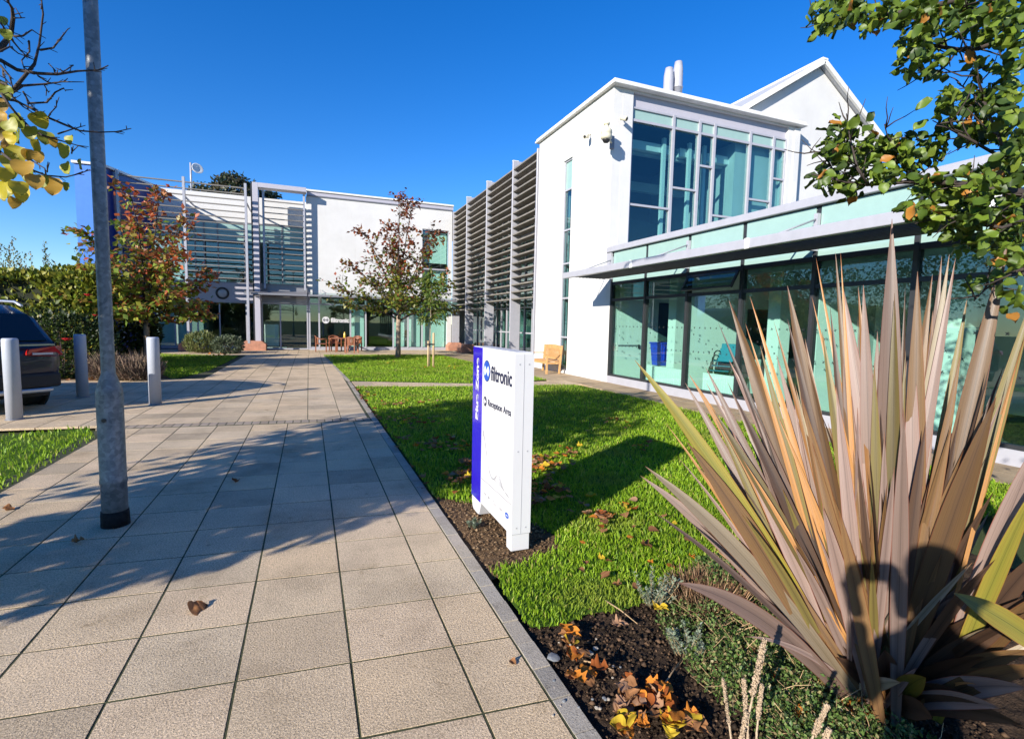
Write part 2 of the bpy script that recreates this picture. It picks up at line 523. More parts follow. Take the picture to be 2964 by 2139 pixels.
# ---- lawns, bed
def inside(poly, px, py):
    r = np.zeros(len(px), dtype=bool)
    j = len(poly)-1
    for i in range(len(poly)):
        xi, yi = poly[i]; xj, yj = poly[j]
        c = ((yi > py) != (yj > py)) & (px < (xj-xi)*(py-yi)/(yj-yi+1e-12)+xi)
        r ^= c; j = i
    return r
LAWN_FRONT = [(1.06, 4.55), (1.06, 13.06), (3.9, 12.5), (6.75, 12.27), (6.97, 10), (6.99, 2.5), (3.0, 2.47), (2.53, 2.5), (1.94, 2.38), (1.64, 2.32), (1.45, 2.36), (1.23, 2.31), (1.08, 2.35), (1.07, 2.7), (1.12, 3.02), (1.5, 3.08), (1.68, 3.16), (1.74, 3.4), (1.66, 3.7), (1.5, 4.05), (1.28, 4.3)]
LAWN_BACK = [(1.03, 14.3), (0.62, 25.4), (6.2, 25.4), (6.35, 21), (6.55, 13.5), (4.0, 13.12)]
LAWN_LEFT = [(-2.82, 24.9), (-2.88, 17.7), (-3.3, 15.5), (-7.4, 26.2), (-6.5, 26.8), (-5.2, 26.0)]
VERGE = [(-2.63, 8.05), (-2.95, 8.95), (-3.8, 8.62), (-9, 7.4), (-9, 0), (-2.9, 0), (-2.66, 3.0), (-2.62, 6)]
BED_LEFT = [(-3.3, 15.5), (-7.4, 26.2), (-14, 26.2), (-14, 15.4)]
for nm, P in (('lawn', LAWN_FRONT), ('lawn', LAWN_BACK), ('lawn', LAWN_LEFT), ('verge', VERGE)):
    poly_sheet(nm, P, -0.004, M['turf'])
poly_sheet('soil_bed_rear', BED_LEFT, -0.008, M['mulch'])
# soil near the camera: a clodded sheet
def clod_sheet(name, x0, x1, y0, y1, n, m_, z, amp, mat):
    X = np.linspace(x0, x1, n); Y = np.linspace(y0, y1, m_)
    gx, gy = np.meshgrid(X, Y, indexing='ij')
    h = np.zeros_like(gx)
    for s, a in ((0.25, .5), (0.08, .6), (0.035, .5)):
        for q in range(9):
            th = RNG.uniform(0, 6.28); k = 6.28/s*RNG.uniform(.6, 1.4)
            h += a/9*np.sin(k*(gx*math.cos(th)+gy*math.sin(th))+RNG.uniform(0, 6.28))*1.8
    h += RNG.normal(0, .35, h.shape)
    zz = z + amp*h
    ed = np.minimum(np.minimum(gx-x0, x1-gx), np.minimum(gy-y0, y1-gy))
    zz -= np.clip(0.05-ed, 0, .05)*0.4
    v = np.stack([gx, gy, zz], -1).reshape(-1, 3)
    idx = np.arange(n*m_).reshape(n, m_)
    f = np.stack([idx[:-1,:-1], idx[1:,:-1], idx[1:,1:], idx[:-1,1:]], -1).reshape(-1, 4)
    return tag(bulk(name, v, f, None, mat, smooth=False), kind='structure')
clod_sheet('soil_bed', 1.05, 4.6, -0.6, 2.56, 240, 200, -0.02, 0.011, M['soil'])
clod_sheet('soil_patch', 1.05, 1.85, 2.95, 4.7, 70, 120, -0.012, 0.007, M['mulch'])
# ------------------------------------------------------------------ buildings
def wall_rect_holes(name, mat, parent, plane, c0, c1, u0, u1, z0, z1, holes):
    """a wall slab with rectangular openings; plane 'x': thickness along X (c0..c1), u = Y; plane 'y': thickness along Y, u = X"""
    us = sorted({u0, u1, *[h[0] for h in holes], *[h[1] for h in holes]})
    b = MB()
    def put(a0, a1, b0, b1):
        if plane == 'x': b.box(c0, c1, a0, a1, b0, b1)
        else: b.box(a0, a1, c0, c1, b0, b1)
    for a0, a1 in zip(us[:-1], us[1:]):
        hs_ = sorted([(h[2], h[3]) for h in holes if h[0] <= a0 + 1e-6 and h[1] >= a1 - 1e-6])
        z = z0
        for h0, h1 in hs_:
            if h0 > z + 1e-6: put(a0, a1, z, h0)
            z = h1
        if z < z1 - 1e-6: put(a0, a1, z, z1)
    o = mk(name, b.v, b.f, mat, parent)
    bm = bmesh.new(); bm.from_mesh(o.data)
    bmesh.ops.remove_doubles(bm, verts=bm.verts, dist=1e-5)
    # drop the inner faces two boxes share
    seen = {}
    for f in bm.faces:
        seen.setdefault(tuple(sorted(v.index for v in f.verts)), []).append(f)
    kill = [f for fs in seen.values() if len(fs) > 1 for f in fs]
    bmesh.ops.delete(bm, geom=kill, context='FACES_ONLY')
    bmesh.ops.recalc_face_normals(bm, faces=bm.faces)
    bm.to_mesh(o.data); bm.free()
    return o
def rect_frame(b, plane, c0, c1, u0, u1, z0, z1, t):
    def put(a0, a1, q0, q1):
        if plane == 'x': b.box(c0, c1, a0, a1, q0, q1)
        else: b.box(a0, a1, c0, c1, q0, q1)
    put(u0, u0+t, z0, z1); put(u1-t, u1, z0, z1); put(u0+t, u1-t, z0, z0+t); put(u0+t, u1-t, z1-t, z1)
def pane(parent, plane, c, u0, u1, z0, z1, mat, name='pane', t=0.012):
    if plane == 'x': b = MB().box(c, c+t, u0, u1, z0, z1)
    else: b = MB().box(u0, u1, c, c+t, z0, z1)
    return b.obj(name, mat, parent)

# ---- A. the single-storey glazed wing
wing = empty('glazed_wing', (8.05, 6, 0), 'single-storey glazed wing with mint glass band and louvred canopy', 'building')
MB().box(8.03, 8.22, -5, 12.62, -0.06, 0.2).obj('plinth', M['greymetal'], wing)
wy = [12.58 - 1.575*k for k in range(12)]
for k in range(11):
    y1, y0 = wy[k], wy[k+1]
    b = MB()
    b.box(8.03, 8.16, y1-0.035, y1+0.035, 0.2, 3.05)                     # mullion
    for z0, z1 in ((0.2, 0.255), (2.33, 2.40), (2.785, 2.865)):
        b.box(8.045, 8.15, y0+0.035, y1-0.035, z0, z1)
    f = b.obj('window', M['dark'], wing)
    pane(f, 'x', 8.09, y0+0.035, y1-0.035, 0.255, 2.33, M['glass'])
    if k == 2:       # the open top vent
        vb = MB(); c, s_ = math.cos(rad(28)), math.sin(rad(28))
        H = 0.385; top = Vector((8.02, 0, 2.78))
        dn = Vector((-s_, 0, -c)); nr = Vector((-c, 0, s_))
        for a0, a1, q0, q1 in ((y0+.045, y0+.09, 0, H), (y1-.09, y1-.045, 0, H), (y0+.09, y1-.09, 0, .045), (y0+.09, y1-.09, H-.045, H)):
            vb.obox(top + dn*((q0+q1)/2) + Vector((0, (a0+a1)/2, 0)), Vector((0, (a1-a0)/2, 0)), dn*((q1-q0)/2), nr*0.02)
        v = vb.obj('vent', M['dark'], f)
        MB().obox(top + dn*(H/2) + Vector((0, (y0+y1)/2, 0)), Vector((0, (y1-y0)/2-.09, 0)), dn*(H/2-.045), nr*0.006).obj('vent_pane', M['glassdark'], f)
    else:
        pane(f, 'x', 8.085, y0+0.035, y1-0.035, 2.40, 2.785, M['glassdark'])
    MB().box(8.06, 8.13, y0+0.02, y1-0.02, 2.87, 3.02).obj('strip_panel', M['mint'], f)
    # spandrel panel above the canopy
    MB().box(8.055, 8.12, y0+0.05, y1-0.05, 3.06, 3.70).obj('spandrel_panel', M['mint'], wing, bevel=0.004)
    # bird-warning stickers: little four-armed stars in two rows and a zigzag
    if k < 8:
        sb = MB()
        spots = [(y1-0.1-0.165*j, zz) for j in range(9) for zz in (1.62, 1.08)]
        spots += [(y1-0.25-0.2*j, 1.47-0.10*j) for j in range(4)] + [(y1-0.35, 0.93), (y1-0.7, 0.90)]
        for (yy, zz) in spots:
            if yy < y0 + 0.08: continue
            th = random.uniform(0.4, 1.2); r = random.uniform(0.022, 0.030)
            for q in range(2):
                a = th + q*1.57
                sb.obox((8.083, yy, zz), Vector((0, math.cos(a), math.sin(a)))*r, Vector((0, -math.sin(a), math.cos(a)))*0.0045, (0.0015, 0, 0))
        tag(sb.obj('sticker', M['dark'], f), kind='stuff')
MB().box(8.075, 8.13, -4.7, 12.6, 3.05, 3.72).obj('backing', M['dark'], wing)
MB().box(7.96, 8.40, -5, 12.80, 3.715, 3.86).obj('parapet_cap', M['greymetal'], wing, bevel=0.01)
MB().box(8.0, 8.06, 12.585, 12.82, 3.02, 3.715).obj('corner_post', M['greymetal'], wing)
MB().box(8.13, 15.5, -5, 12.82, 3.40, 3.70).obj('roof', M['rooftile'], wing)
wall_in = M['interior']
MB().box(8.1, 13.2, -5, 12.62, -0.02, 0.03).obj('floor', M['carpet'], wing)
MB().box(8.14, 13.2, -5, 12.62, 3.0, 3.05).obj('ceiling', wall_in, wing)
MB().box(13.0, 13.2, -5, 12.62, 0, 3.0).obj('back_wall', wall_in, wing)
for yy in (12.62, 9.42, 6.24, 3.10, -0.05):
    MB().box(8.18, 13.0, yy, yy+0.1, 0.03, 3.0).obj('partition', wall_in, wing)
for yy in (10.95, 7.78, 4.63):
    MB().box(8.9, 9.2, yy-0.15, yy+0.15, 0.03, 3.0).obj('column', wall_in, wing)
MB().box(8.05, 8.35, 12.585, 12.828, -0.05, 3.06).obj('jamb_wall', M['render'], wing)
d = MB(); d.box(8.28, 9.15, 12.58, 12.617, 0.04, 2.05); d_o = d.obj('inner_door', M['interior'], wing, bevel=0.006)
MB().box(9.02, 9.06, 12.53, 12.578, 0.98, 1.10).obj('door_handle', M['dark'], d_o)
MB().box(8.34, 9.09, 12.565, 12.578, 1.05, 1.09).obj('door_rail', M['midgrey'], d_o)
MB().box(9.75, 11.6, 12.585, 12.618, 1.2, 2.35).obj('pin_board', M['interior_dark'], wing)
MB().box(9.3, 9.62, 12.45, 12.618, 1.75, 2.2).obj('wall_unit', M['interior'], wing, bevel=0.01)
MB().box(9.2, 9.6, 6.205, 6.238, 1.1, 2.1).obj('pin_board', M['interior_mid'], wing)
MB().box(9.9, 11.5, 9.385, 9.418, 0.9, 2.1).obj('pin_board', M['interior_dark'], wing)
for xx in (9.3, 10.9):
    for yy in (11.0, 7.8, 4.7, 1.5): MB().box(xx-.3, xx+.3, yy-.3, yy+.3, 2.97, 2.999).obj('ceiling_panel', M['interior_mid'], wing)
# canopy
can = MB().box(6.49, 6.60, -5, 12.61, 2.89, 3.045).obj('canopy_fascia', M['greymetal'], wing, bevel=0.012, seg=2)
for k in range(11):
    x = 6.69 + 0.107*k
    MB().obox((x, 3.8, 2.965), Vector((0.030, 0, 0.026)), Vector((0, 8.78, 0)), Vector((-0.006, 0, 0.007))).obj('canopy_slat', M['navyslat'], can)
for k in range(6):
    y = 12.57 - 3.15*k
    a = MB(); a.box(6.60, 8.05, y-0.03, y+0.03, 2.955, 3.035)
    a.obj('canopy_arm', M['greymetal'], can)
    MB().tube([(8.04, y, 3.50), (6.78, y, 3.04)], 0.016, 8).obj('strut', M['greymetal'], can, smooth=True)
    MB().box(7.98, 8.055, y-0.035, y+0.035, 3.33, 3.58).obj('strut_bracket', M['greymetal'], can)
    if k: MB().box(6.475, 6.489, y-0.04, y+0.04, 2.885, 3.05).obj('fascia_joint', M['cap'], can)

# ---- B. the white two-storey block with the curtain window
blk = empty('white_block', (8.05, 15, 0), 'white rendered two-storey block with tall curtain window and slot window', 'building')
wall_rect_holes('west_wall', M['render'], blk, 'x', 8.05, 8.35, 12.835, 17.8, -0.05, 8.33, [(15.18, 15.80, 0.10, 7.10)])
wall_rect_holes('south_wall', M['render'], blk, 'y', 12.83, 13.13, 8.352, 15.05, 3.2, 8.33, [(8.70, 14.80, 3.90, 8.28)])
MB().box(8.70, 14.80, 12.93, 13.05, 7.915, 8.275).obj('fascia_panel', M['lilac'], blk)
b = MB()
MB().box(7.92, 15.42, 12.62, 17.95, 8.335, 8.40).obj('roof_edge', M['cap'], blk, bevel=0.01)
MB().box(7.95, 15.38, 12.66, 17.9, 8.402, 8.475).obj('roof', M['cap'], blk, bevel=0.015)
MB().box(15.052, 15.3, 12.80, 13.2, 3.2, 8.30).obj('corner_blade', M['render'], blk)
mx_ = [8.70, 10.19, 11.17, 11.76, 13.22, 14.23, 14.80]
bars = [5.18, 5.83, 6.60, 5.16, 5.82, 6.59]
for k in range(6):
    x0, x1 = mx_[k], mx_[k+1]
    b = MB()
    b.box(x0-(0.0 if k == 0 else 0.04), x0+0.045, 12.86, 13.0, 3.9, 7.915)
    if k == 5: b.box(x1-0.045, x1-0.001, 12.86, 13.0, 3.9, 7.915)
    xe = x1-0.045 if k == 5 else x1-0.04
    for z in (3.9, 7.865): b.box(x0+0.045, xe, 12.875, 12.985, z, z+0.05)
    b.box(x0+0.045, xe, 12.87, 12.985, 7.515, 7.585)
    b.box(x0+0.045, xe, 12.87, 12.985, bars[k]-0.03, bars[k]+0.03)
    f = b.obj('window', M['greymetal'], blk)
    MB().box(x0+0.045, xe, 12.92, 12.96, 7.586, 7.864).obj('spandrel_panel', M['mint'], f)
    pane(f, 'y', 12.925, x0+0.045, xe, bars[k]+0.03, 7.514, M['glassblue'])
    pane(f, 'y', 12.925, x0+0.045, xe, 3.951, bars[k]-0.03, M['glassblue'])
    # columns of the frame just inside
    MB().box(x1-0.02, x1+0.09, 13.3, 13.4, 3.9, 7.4).obj('inner_column', M['interior'], blk)
for k, (xa, xb) in enumerate(((8.9, 10.6), (10.9, 11.6), (12.0, 13.5), (13.7, 14.6))):
    MB().box(xa, xb, 13.42, 13.60, 6.98, 7.24).obj('duct', M['interior'], blk, bevel=0.01)
MB().box(8.36, 15.0, 13.63, 13.75, 6.90, 7.30).obj('beam', M['interior_mid'], blk)
MB().box(8.36, 15.0, 15.2, 15.4, 6.3, 6.6).obj('beam', M['interior_mid'], blk)
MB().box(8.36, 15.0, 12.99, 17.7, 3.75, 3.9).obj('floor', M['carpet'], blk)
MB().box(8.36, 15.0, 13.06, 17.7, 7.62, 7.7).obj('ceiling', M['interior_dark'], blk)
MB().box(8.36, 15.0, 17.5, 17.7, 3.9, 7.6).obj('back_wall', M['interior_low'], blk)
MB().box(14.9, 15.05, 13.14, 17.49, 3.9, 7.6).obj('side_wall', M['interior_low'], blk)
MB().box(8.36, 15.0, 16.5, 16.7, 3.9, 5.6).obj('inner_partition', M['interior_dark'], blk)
# slot window
zs = [0.10, 1.22, 2.54, 3.70, 4.81, 6.13, 7.10]
b = MB(); rect_frame(b, 'x', 8.10, 8.20, 15.18, 15.80, 0.10, 7.10, 0.05)
for z in zs[1:-1]: b.box(8.105, 8.195, 15.23, 15.75, z-0.028, z+0.028)
f = b.obj('slot_window', M['greymetal'], blk)
for z0, z1 in zip(zs[:-1], zs[1:]):
    pane(f, 'x', 8.14, 15.23, 15.75, z0+(0.05 if z0 < .2 else .028), z1-(0.05 if z1 > 7 else .028), M['glassblue'] if z0 < 6 else M['mint'])
MB().box(9.4, 9.5, 13.2, 17.5, 0, 3.7).obj('inner_wall', M['interior_mid'], blk)
MB().box(9.4, 9.5, 14.4, 17.4, 3.91, 7.5).obj('inner_wall', M['interior_mid'], blk)
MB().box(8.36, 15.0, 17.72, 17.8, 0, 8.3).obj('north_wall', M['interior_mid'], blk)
for x, zt in ((12.33, 11.05), (12.74, 11.35)):
    MB().lathe([(0.175, 8.3), (0.175, zt-0.95), (0.195, zt-0.95), (0.195, zt-0.9), (0.18, zt-0.88), (0.175, zt-0.3), (0.13, zt-0.02), (0.0, zt)], (x, 16.0, 0), 24).obj('flue', M['greymetal'], blk, smooth=True)
MB().box(12.5, 12.57, 15.95, 16.05, 10.1, 10.2).obj('flue_clamp', M['midgrey'], blk)

# ---- the gabled hall behind
gab = empty('gabled_hall', (16.4, 13.2, 0), 'white gabled building rising behind the block, with pale verge boards', 'building')
EZ, RZ, RX, HW = 8.42, 10.62, 16.39, 3.52
MB().prism([(RX-HW, 13.15, 0), (RX+HW, 13.15, 0), (RX+HW, 13.15, EZ), (RX, 13.15, RZ), (RX-HW, 13.15, EZ)], (0, 0.3, 0)).obj('gable_wall', M['render'], gab)
MB().box(RX-HW, RX-HW+.3, 13.46, 24, 0, EZ).obj('side_wall', M['render'], gab)
MB().box(RX+HW-.3, RX+HW, 13.46, 24, 0, EZ).obj('side_wall', M['render'], gab)
for sg in (-1, 1):
    a = Vector((RX, 0, RZ+0.10)); e = Vector((RX+sg*(HW+0.35), 0, EZ-0.10))
    dv = (e-a).normalized(); nv = Vector((-dv.z*sg, 0, dv.x*sg)); nv = nv if nv.z > 0 else -nv
    p = [a-nv*.05, e-nv*.05, e+nv*0.095, a+nv*0.095]
    MB().prism([(q.x, 13.02, q.z) for q in p], (0, 11.2, 0)).obj('roof_slope', M['rooftile'], gab)
    p = [a-nv*0.06, e-nv*0.06, e+nv*0.10, a+nv*0.10]
    MB().prism([(q.x, 12.93, q.z) for q in p], (0, 0.085, 0)).obj('verge_board', M['cap'], gab)

MB().box(RX-0.14, RX+0.14, 12.915, 24.2, RZ+0.12, RZ+0.22).obj('ridge_cap', M['cap'], gab, bevel=0.03)
# ---- C. the rear building: white wall, entrance portal, sun screens
rear = empty('rear_building', (0, 30, 0), 'long white rear building with louvred sun screens and an entrance portal', 'building')
wall_rect_holes('white_wall', M['render'], rear, 'y', 30.0, 30.3, 0.05, 8.0, 3.05, 8.22, [(6.22, 7.82, 3.46, 7.06)])
MB().box(-0.02, 8.02, 29.95, 30.3, 8.225, 8.27).obj('drip_groove', M['midgrey'], rear)
MB().box(0.0, 8.04, 29.93, 30.35, 8.272, 8.46).obj('fascia', M['lilac'], rear)
MB().box(-0.03, 8.06, 29.86, 30.4, 8.462, 8.56).obj('roof_cap', M['cap'], rear, bevel=0.015)
MB().box(0.06, 16, 30.41, 40, 8.1, 8.3).obj('roof', M['rooftile'], rear)
MB().box(-9.6, 0.05, 31.21, 40, 7.95, 8.06).obj('roof', M['rooftile'], rear)
b = MB(); rect_frame(b, 'y', 30.05, 30.16, 6.22, 7.82, 3.46, 7.06, 0.06)
b.box(6.28, 7.76, 30.055, 30.155, 4.73, 4.81)
f = b.obj('window', M['greymetal'], rear)
pane(f, 'y', 30.10, 6.28, 7.76, 4.81, 7.0, M['glass']); pane(f, 'y', 30.10, 6.28, 7.76, 3.52, 4.73, M['glass'])
MB().box(6.3, 7.74, 30.32, 30.35, 5.15, 6.95).obj('blind', M['interior'], f)
MB().box(6.3, 7.74, 30.32, 30.35, 3.55, 4.7).obj('blind', M['interior'], f)
MB().box(6.10, 7.92, 29.92, 30.0, 3.37, 3.455).obj('sill', M['greymetal'], rear)
# ground-floor glazing right of the portal
gx = [0.05, 0.54, 2.18, 3.01, 4.56, 5.40, 6.23, 7.73]
for k in range(7):
    x0, x1 = gx[k], gx[k+1]
    b = MB(); b.box(x0-0.04, x0+0.04, 29.98, 30.12, 0.10, 3.05)
    b.box(x0+0.04, x1-0.04, 30.0, 30.10, 0.10, 0.17); b.box(x0+0.04, x1-0.04, 30.0, 30.10, 2.47, 2.55); b.box(x0+0.04, x1-0.04, 30.0, 30.10, 2.98, 3.05)
    f = b.obj('window', M['greymetal'], rear)
    pane(f, 'y', 30.04, x0+0.04, x1-0.04, 0.17, 2.47, M['glass'])
    pane(f, 'y', 30.04, x0+0.04, x1-0.04, 2.55, 2.98, M['glass'])
    if k in (2, 4, 5, 6):
        MB().box(x0+0.07, x1-0.07, 30.30 if k != 4 else 30.6, 30.33 if k != 4 else 30.63, 0.18, 2.44).obj('curtain', M['interior'], f)
MB().box(7.73, 8.0, 29.99, 30.3, 0, 3.05).obj('end_pier', M['render'], rear)
MB().box(0.0, 8.0, 29.94, 30.2, -0.05, 0.098).obj('sill_step', M['greymetal'], rear)
# glass canopy over the ground floor
can = MB().box(0.0, 8.02, 28.80, 28.86, 2.86, 2.96).obj('canopy_beam', M['midgrey'], rear)
for k in range(10):
    x0 = 0.05 + 0.8*k
    MB().obox((x0+0.4, 29.41, 3.04), (0.385, 0, 0), (0, 0.55, 0.085), (0, -0.001, 0.006)).obj('canopy_pane', M['glassdark'], can)
    MB().bar((x0, 28.86, 2.965), (x0, 29.98, 3.14), 0.035, 0.06).obj('canopy_rib', M['midgrey'], can)
for x in (0.62, 3.2, 5.75, 7.9):
    bb = MB(); bb.tube([(x, 29.97, 2.58), (x, 29.75, 2.62), (x, 29.4, 2.8), (x, 28.9, 2.9)], [0.05, 0.05, 0.045, 0.035], 8); bb.tube([(x, 29.95, 3.3), (x, 29.4, 3.12), (x, 28.9, 3.0)], 0.012, 6)
    bb.obj('canopy_bracket', M['greymetal'], can, smooth=True)
# entrance portal
b = MB(); b.box(-2.56, -2.30, 29.35, 29.95, 0.45, 8.5); b.box(-2.30, -0.03, 29.35, 29.95, 8.27, 8.5); b.obj('portal_frame', M['lilac'], rear, bevel=0.008)
MB().box(-2.64, -2.565, 29.42, 29.95, 0.45, 8.45).obj('portal_reveal', M['dark'], rear)
MB().box(-2.29, -0.05, 29.9, 30.0, 2.5, 3.5).obj('lintel_band', M['midgrey'], rear)
ec = MB().box(-3.0, -0.06, 28.78, 28.84, 2.86, 2.94).obj('entrance_canopy', M['midgrey'], rear)
for k in range(9):
    MB().obox((-1.53, 28.92+0.115*k, 2.95+0.02*k), (1.47, 0, 0), (0, 0.04, 0.006), (0, -0.001, 0.009)).obj('canopy_slat', M['midgrey'], ec)
ent = MB(); 
for x in (-2.28, -1.40, -0.06): ent.box(x-0.035, x+0.035, 29.96, 30.06, 0.02, 2.5)
ent.box(-2.245, -0.095, 29.97, 30.05, 2.43, 2.5); ent.box(-2.245, -0.095, 29.97, 30.05, 0.02, 0.09)
f = ent.obj('entrance_door', M['greymetal'], rear)
pane(f, 'y', 30.0, -2.245, -1.435, 0.09, 2.43, M['glass']); pane(f, 'y', 30.0, -1.365, -0.095, 0.09, 2.43, M['glassdark'])
for xx in (-1.9, ): MB().box(-2.2, -1.5, 30.25, 30.28, 0.2, 1.35).obj('notice_panel', M['interior'], f)
# screens: posts and louvres
def left_screen(x0, x1, y, ztop, n, lname):
    for k in range(n):
        z = ztop - 0.292*k
        MB().obox(((x0+x1)/2, y+0.06, z), ((x1-x0)/2-0.05, 0, 0), (0, 0.085, 0.008), (0, -0.002, 0.022)).obj('louvre', M['louvre_grey'], rear)
for x in (-7.95, -5.38, -2.79):
    b = MB(); b.box(x-0.055, x+0.055, 28.53, 28.67, 0.4, 8.2)
    b.box(x-0.03, x+0.03, 28.67, 31.0, 7.3, 7.38); b.box(x-0.03, x+0.03, 28.67, 30.95, 3.42, 3.5)
    b.obj('screen_post', M['greymetal'], rear, bevel=0.006)
for x in (-2.09, -0.15):
    MB().box(x-0.05, x+0.05, 29.60, 29.74, 3.2, 8.2).obj('screen_post', M['greymetal'], rear, bevel=0.006)
left_screen(-7.95, -5.38, 28.55, 7.97, 16, 'l'); left_screen(-5.38, -2.79, 28.55, 7.97, 16, 'l'); left_screen(-2.09, -0.15, 29.6, 7.68, 15, 'l')
# recessed wall behind the screens
wall_rect_holes('recessed_wall', M['render'], rear, 'y', 31.0, 31.2, -9.4, 0.0, 6.72, 8.10, [])
MB().box(-9.4, 0.0, 30.96, 31.2, 2.53, 3.50).obj('storey_band', M['lilac'], rear)
ux = [-9.3, -8.1, -7.02, -5.42, -5.01, -4.38, -3.14, -2.45, -1.3, -0.05]
for k in range(9):
    x0, x1 = ux[k], ux[k+1]
    b = MB(); b.box(x0-0.03, x0+0.03, 31.02, 31.12, 3.5, 6.72); b.box(x0+.03, x1-.03, 31.03, 31.11, 3.5, 3.56); b.box(x0+.03, x1-.03, 31.03, 31.11, 6.66, 6.72); b.box(x0+.03, x1-.03, 31.03, 31.11, 5.7, 5.75)
    f = b.obj('window', M['midgrey'], rear)
    pane(f, 'y', 31.06, x0+.03, x1-.03, 3.56, 5.7, M['glassblue'])
    MB().box(x0+.03, x1-.03, 31.06, 31.09, 5.75, 6.66).obj('spandrel_panel', M['mint'], f)
lx = [-8.5, -8.14, -7.66, -7.26, -6.43, -5.72, -5.41, -4.39, -3.12, -2.6]
for k in range(9):
    x0, x1 = lx[k], lx[k+1]
    b = MB(); b.box(x0-0.03, x0+0.03, 31.02, 31.12, 0.1, 2.53); b.box(x0+.03, x1-.03, 31.03, 31.11, 0.1, 0.16); b.box(x0+.03, x1-.03, 31.03, 31.11, 2.46, 2.53)
    f = b.obj('window', M['greymetal'], rear)
    pane(f, 'y', 31.06, x0+.03, x1-.03, 0.16, 2.46, M['glass'] if k < 5 else M['glassdark'])
    if k in (1, 3, 4): MB().box(x0+.05, x1-.05, 31.4, 31.43, 0.18, 2.4).obj('blind', M['interior'], f)
MB().box(-9.4, 0.0, 30.95, 31.2, -0.05, 0.098).obj('sill_step', M['greymetal'], rear)
MB().box(-0.05, 0.05, 30.02, 31.2, 0, 8.2).obj('return_wall', M['render'], rear)
# interiors of the rear building
MB().box(-9.4, 8.0, 30.32, 37, -0.02, 0.02).obj('floor', M['carpet'], rear)
MB().box(-9.4, 8.0, 31.22, 37, 2.75, 2.95).obj('floor', M['interior_mid'], rear)
MB().box(-9.4, 9.5, 37, 37.2, 0, 8.1).obj('back_wall', M['interior_mid'], rear)
for x in (-5.2, -2.5, 2.6, 5.2): MB().box(x, x+.12, 31.3, 37, 0.02, 2.75).obj('partition', M['interior_mid'], rear)
for x in (-6.2, -3.6): MB().box(x, x+.12, 32.0, 37, 2.95, 8.1).obj('partition', M['interior_mid'], rear)
# blue end wall
d2 = Vector((0.40, 0.917, 0)); p1 = Vector((-7.2, 30.95, 0)); p0 = Vector((-8.36, 27.94, 0))
dd = (p1-p0).normalized(); nn = Vector((dd.y, -dd.x, 0))
MB().prism([p0, p1, p1-nn*0.25, p0-nn*0.25], (0, 0, 8.13)).obj('blue_wall', M['blue'], rear)
MB().prism([p0+Vector((-0.93, 0.02, 0)), p0+Vector((-0.28, 0.0, 0)), p0+Vector((-0.1, 0.3, 0)), p0+Vector((-0.93, 0.32, 0))], (0, 0, 8.1)).obj('blue_end_wall', M['bluelit'], rear)
MB().prism([p0+Vector((-1.0, -0.06, 8.131)), p0+Vector((0.1, -0.08, 8.131)), p1+Vector((0.1, 0, 8.131)), p1+Vector((-0.4, 0, 8.131)), p0+Vector((-1.0, 0.4, 8.131))], (0, 0, 0.1)).obj('blue_wall_cap', M['cap'], rear)

# ---- D. the side range with brown louvres between rear building and block
side = empty('louvred_range', (8.4, 24, 0), 'side range screened by brown horizontal louvres between grey fins', 'building')
fins = [30.0, 27.2, 23.85, 20.47, 17.99]
for k, y in enumerate(fins):
    zt = 8.43 if 0 < k < 4 else 8.2
    MB().box(8.04, 8.50, y-0.045, y+0.045, 0.35, zt).obj('screen_fin', M['greymetal'], side, bevel=0.006)
    if 0 < k < 4: MB().box(8.035, 8.30, y-0.055, y+0.055, zt, zt+0.03).obj('fin_cap', M['cap'], side)
for k in range(4):
    y1, y0 = fins[k]-0.05, fins[k+1]+0.05
    base = None
    for j in range(19 if k > 1 else 20):
        z = 8.10 - 0.30*j
        MB().obox((8.275, (y0+y1)/2, z), (0.215, 0, 0.012), (0, (y1-y0)/2, 0), (-0.0015, 0, 0.028)).obj('louvre', M['louvre'], side)
gy = [30.3, 28.9, 27.7, 27.03, 25.8, 24.45, 23.82, 23.06, 21.59, 20.88, 20.01, 18.9, 17.8]
for k in range(12):
    y1, y0 = gy[k], gy[k+1]
    b = MB(); b.box(8.88, 9.0, y0-0.035, y0+0.035, 0.0, 8.0)
    for z in (0.05, 1.22, 2.35, 3.3, 5.5, 7.2): b.box(8.89, 8.99, y0+.035, y1-.035, z, z+0.06)
    f = b.obj('window', M['greymetal'], side)
    for z0, z1 in ((0.11, 1.22), (1.28, 2.35), (2.41, 3.3), (3.36, 5.5), (5.56, 7.2)):
        pane(f, 'x', 8.93, y0+.035, y1-.035, z0, z1, M['glass'] if z0 > 2 else M['glassdark'])
    MB().box(8.9, 8.97, y0+.035, y1-.035, 7.26, 8.0).obj('head_panel', M['render'], f)
MB().box(8.8, 14, 17.9, 30.3, 7.95, 8.15).obj('roof', M['rooftile'], side)
MB().box(8.78, 9.05, 17.85, 30.3, -0.05, 0.05).obj('threshold', M['greymetal'], side)
MB().box(9.0, 13, 17.9, 37, -0.02, 0.02).obj('floor', M['carpet'], side)
MB().box(9.1, 13, 17.9, 30.3, 2.95, 3.2).obj('floor', M['interior'], side)
MB().box(12.8, 13, 17.9, 37, 0, 8).obj('back_wall', M['interior_mid'], side)
MB().box(8.3, 13.0, 30.42, 30.6, 0, 8.1).obj('end_wall', M['interior_mid'], side)
for y in (27.0, 22.5): MB().box(9.2, 12.8, y, y+.12, 0.02, 2.95).obj('partition', M['interior_mid'], side)
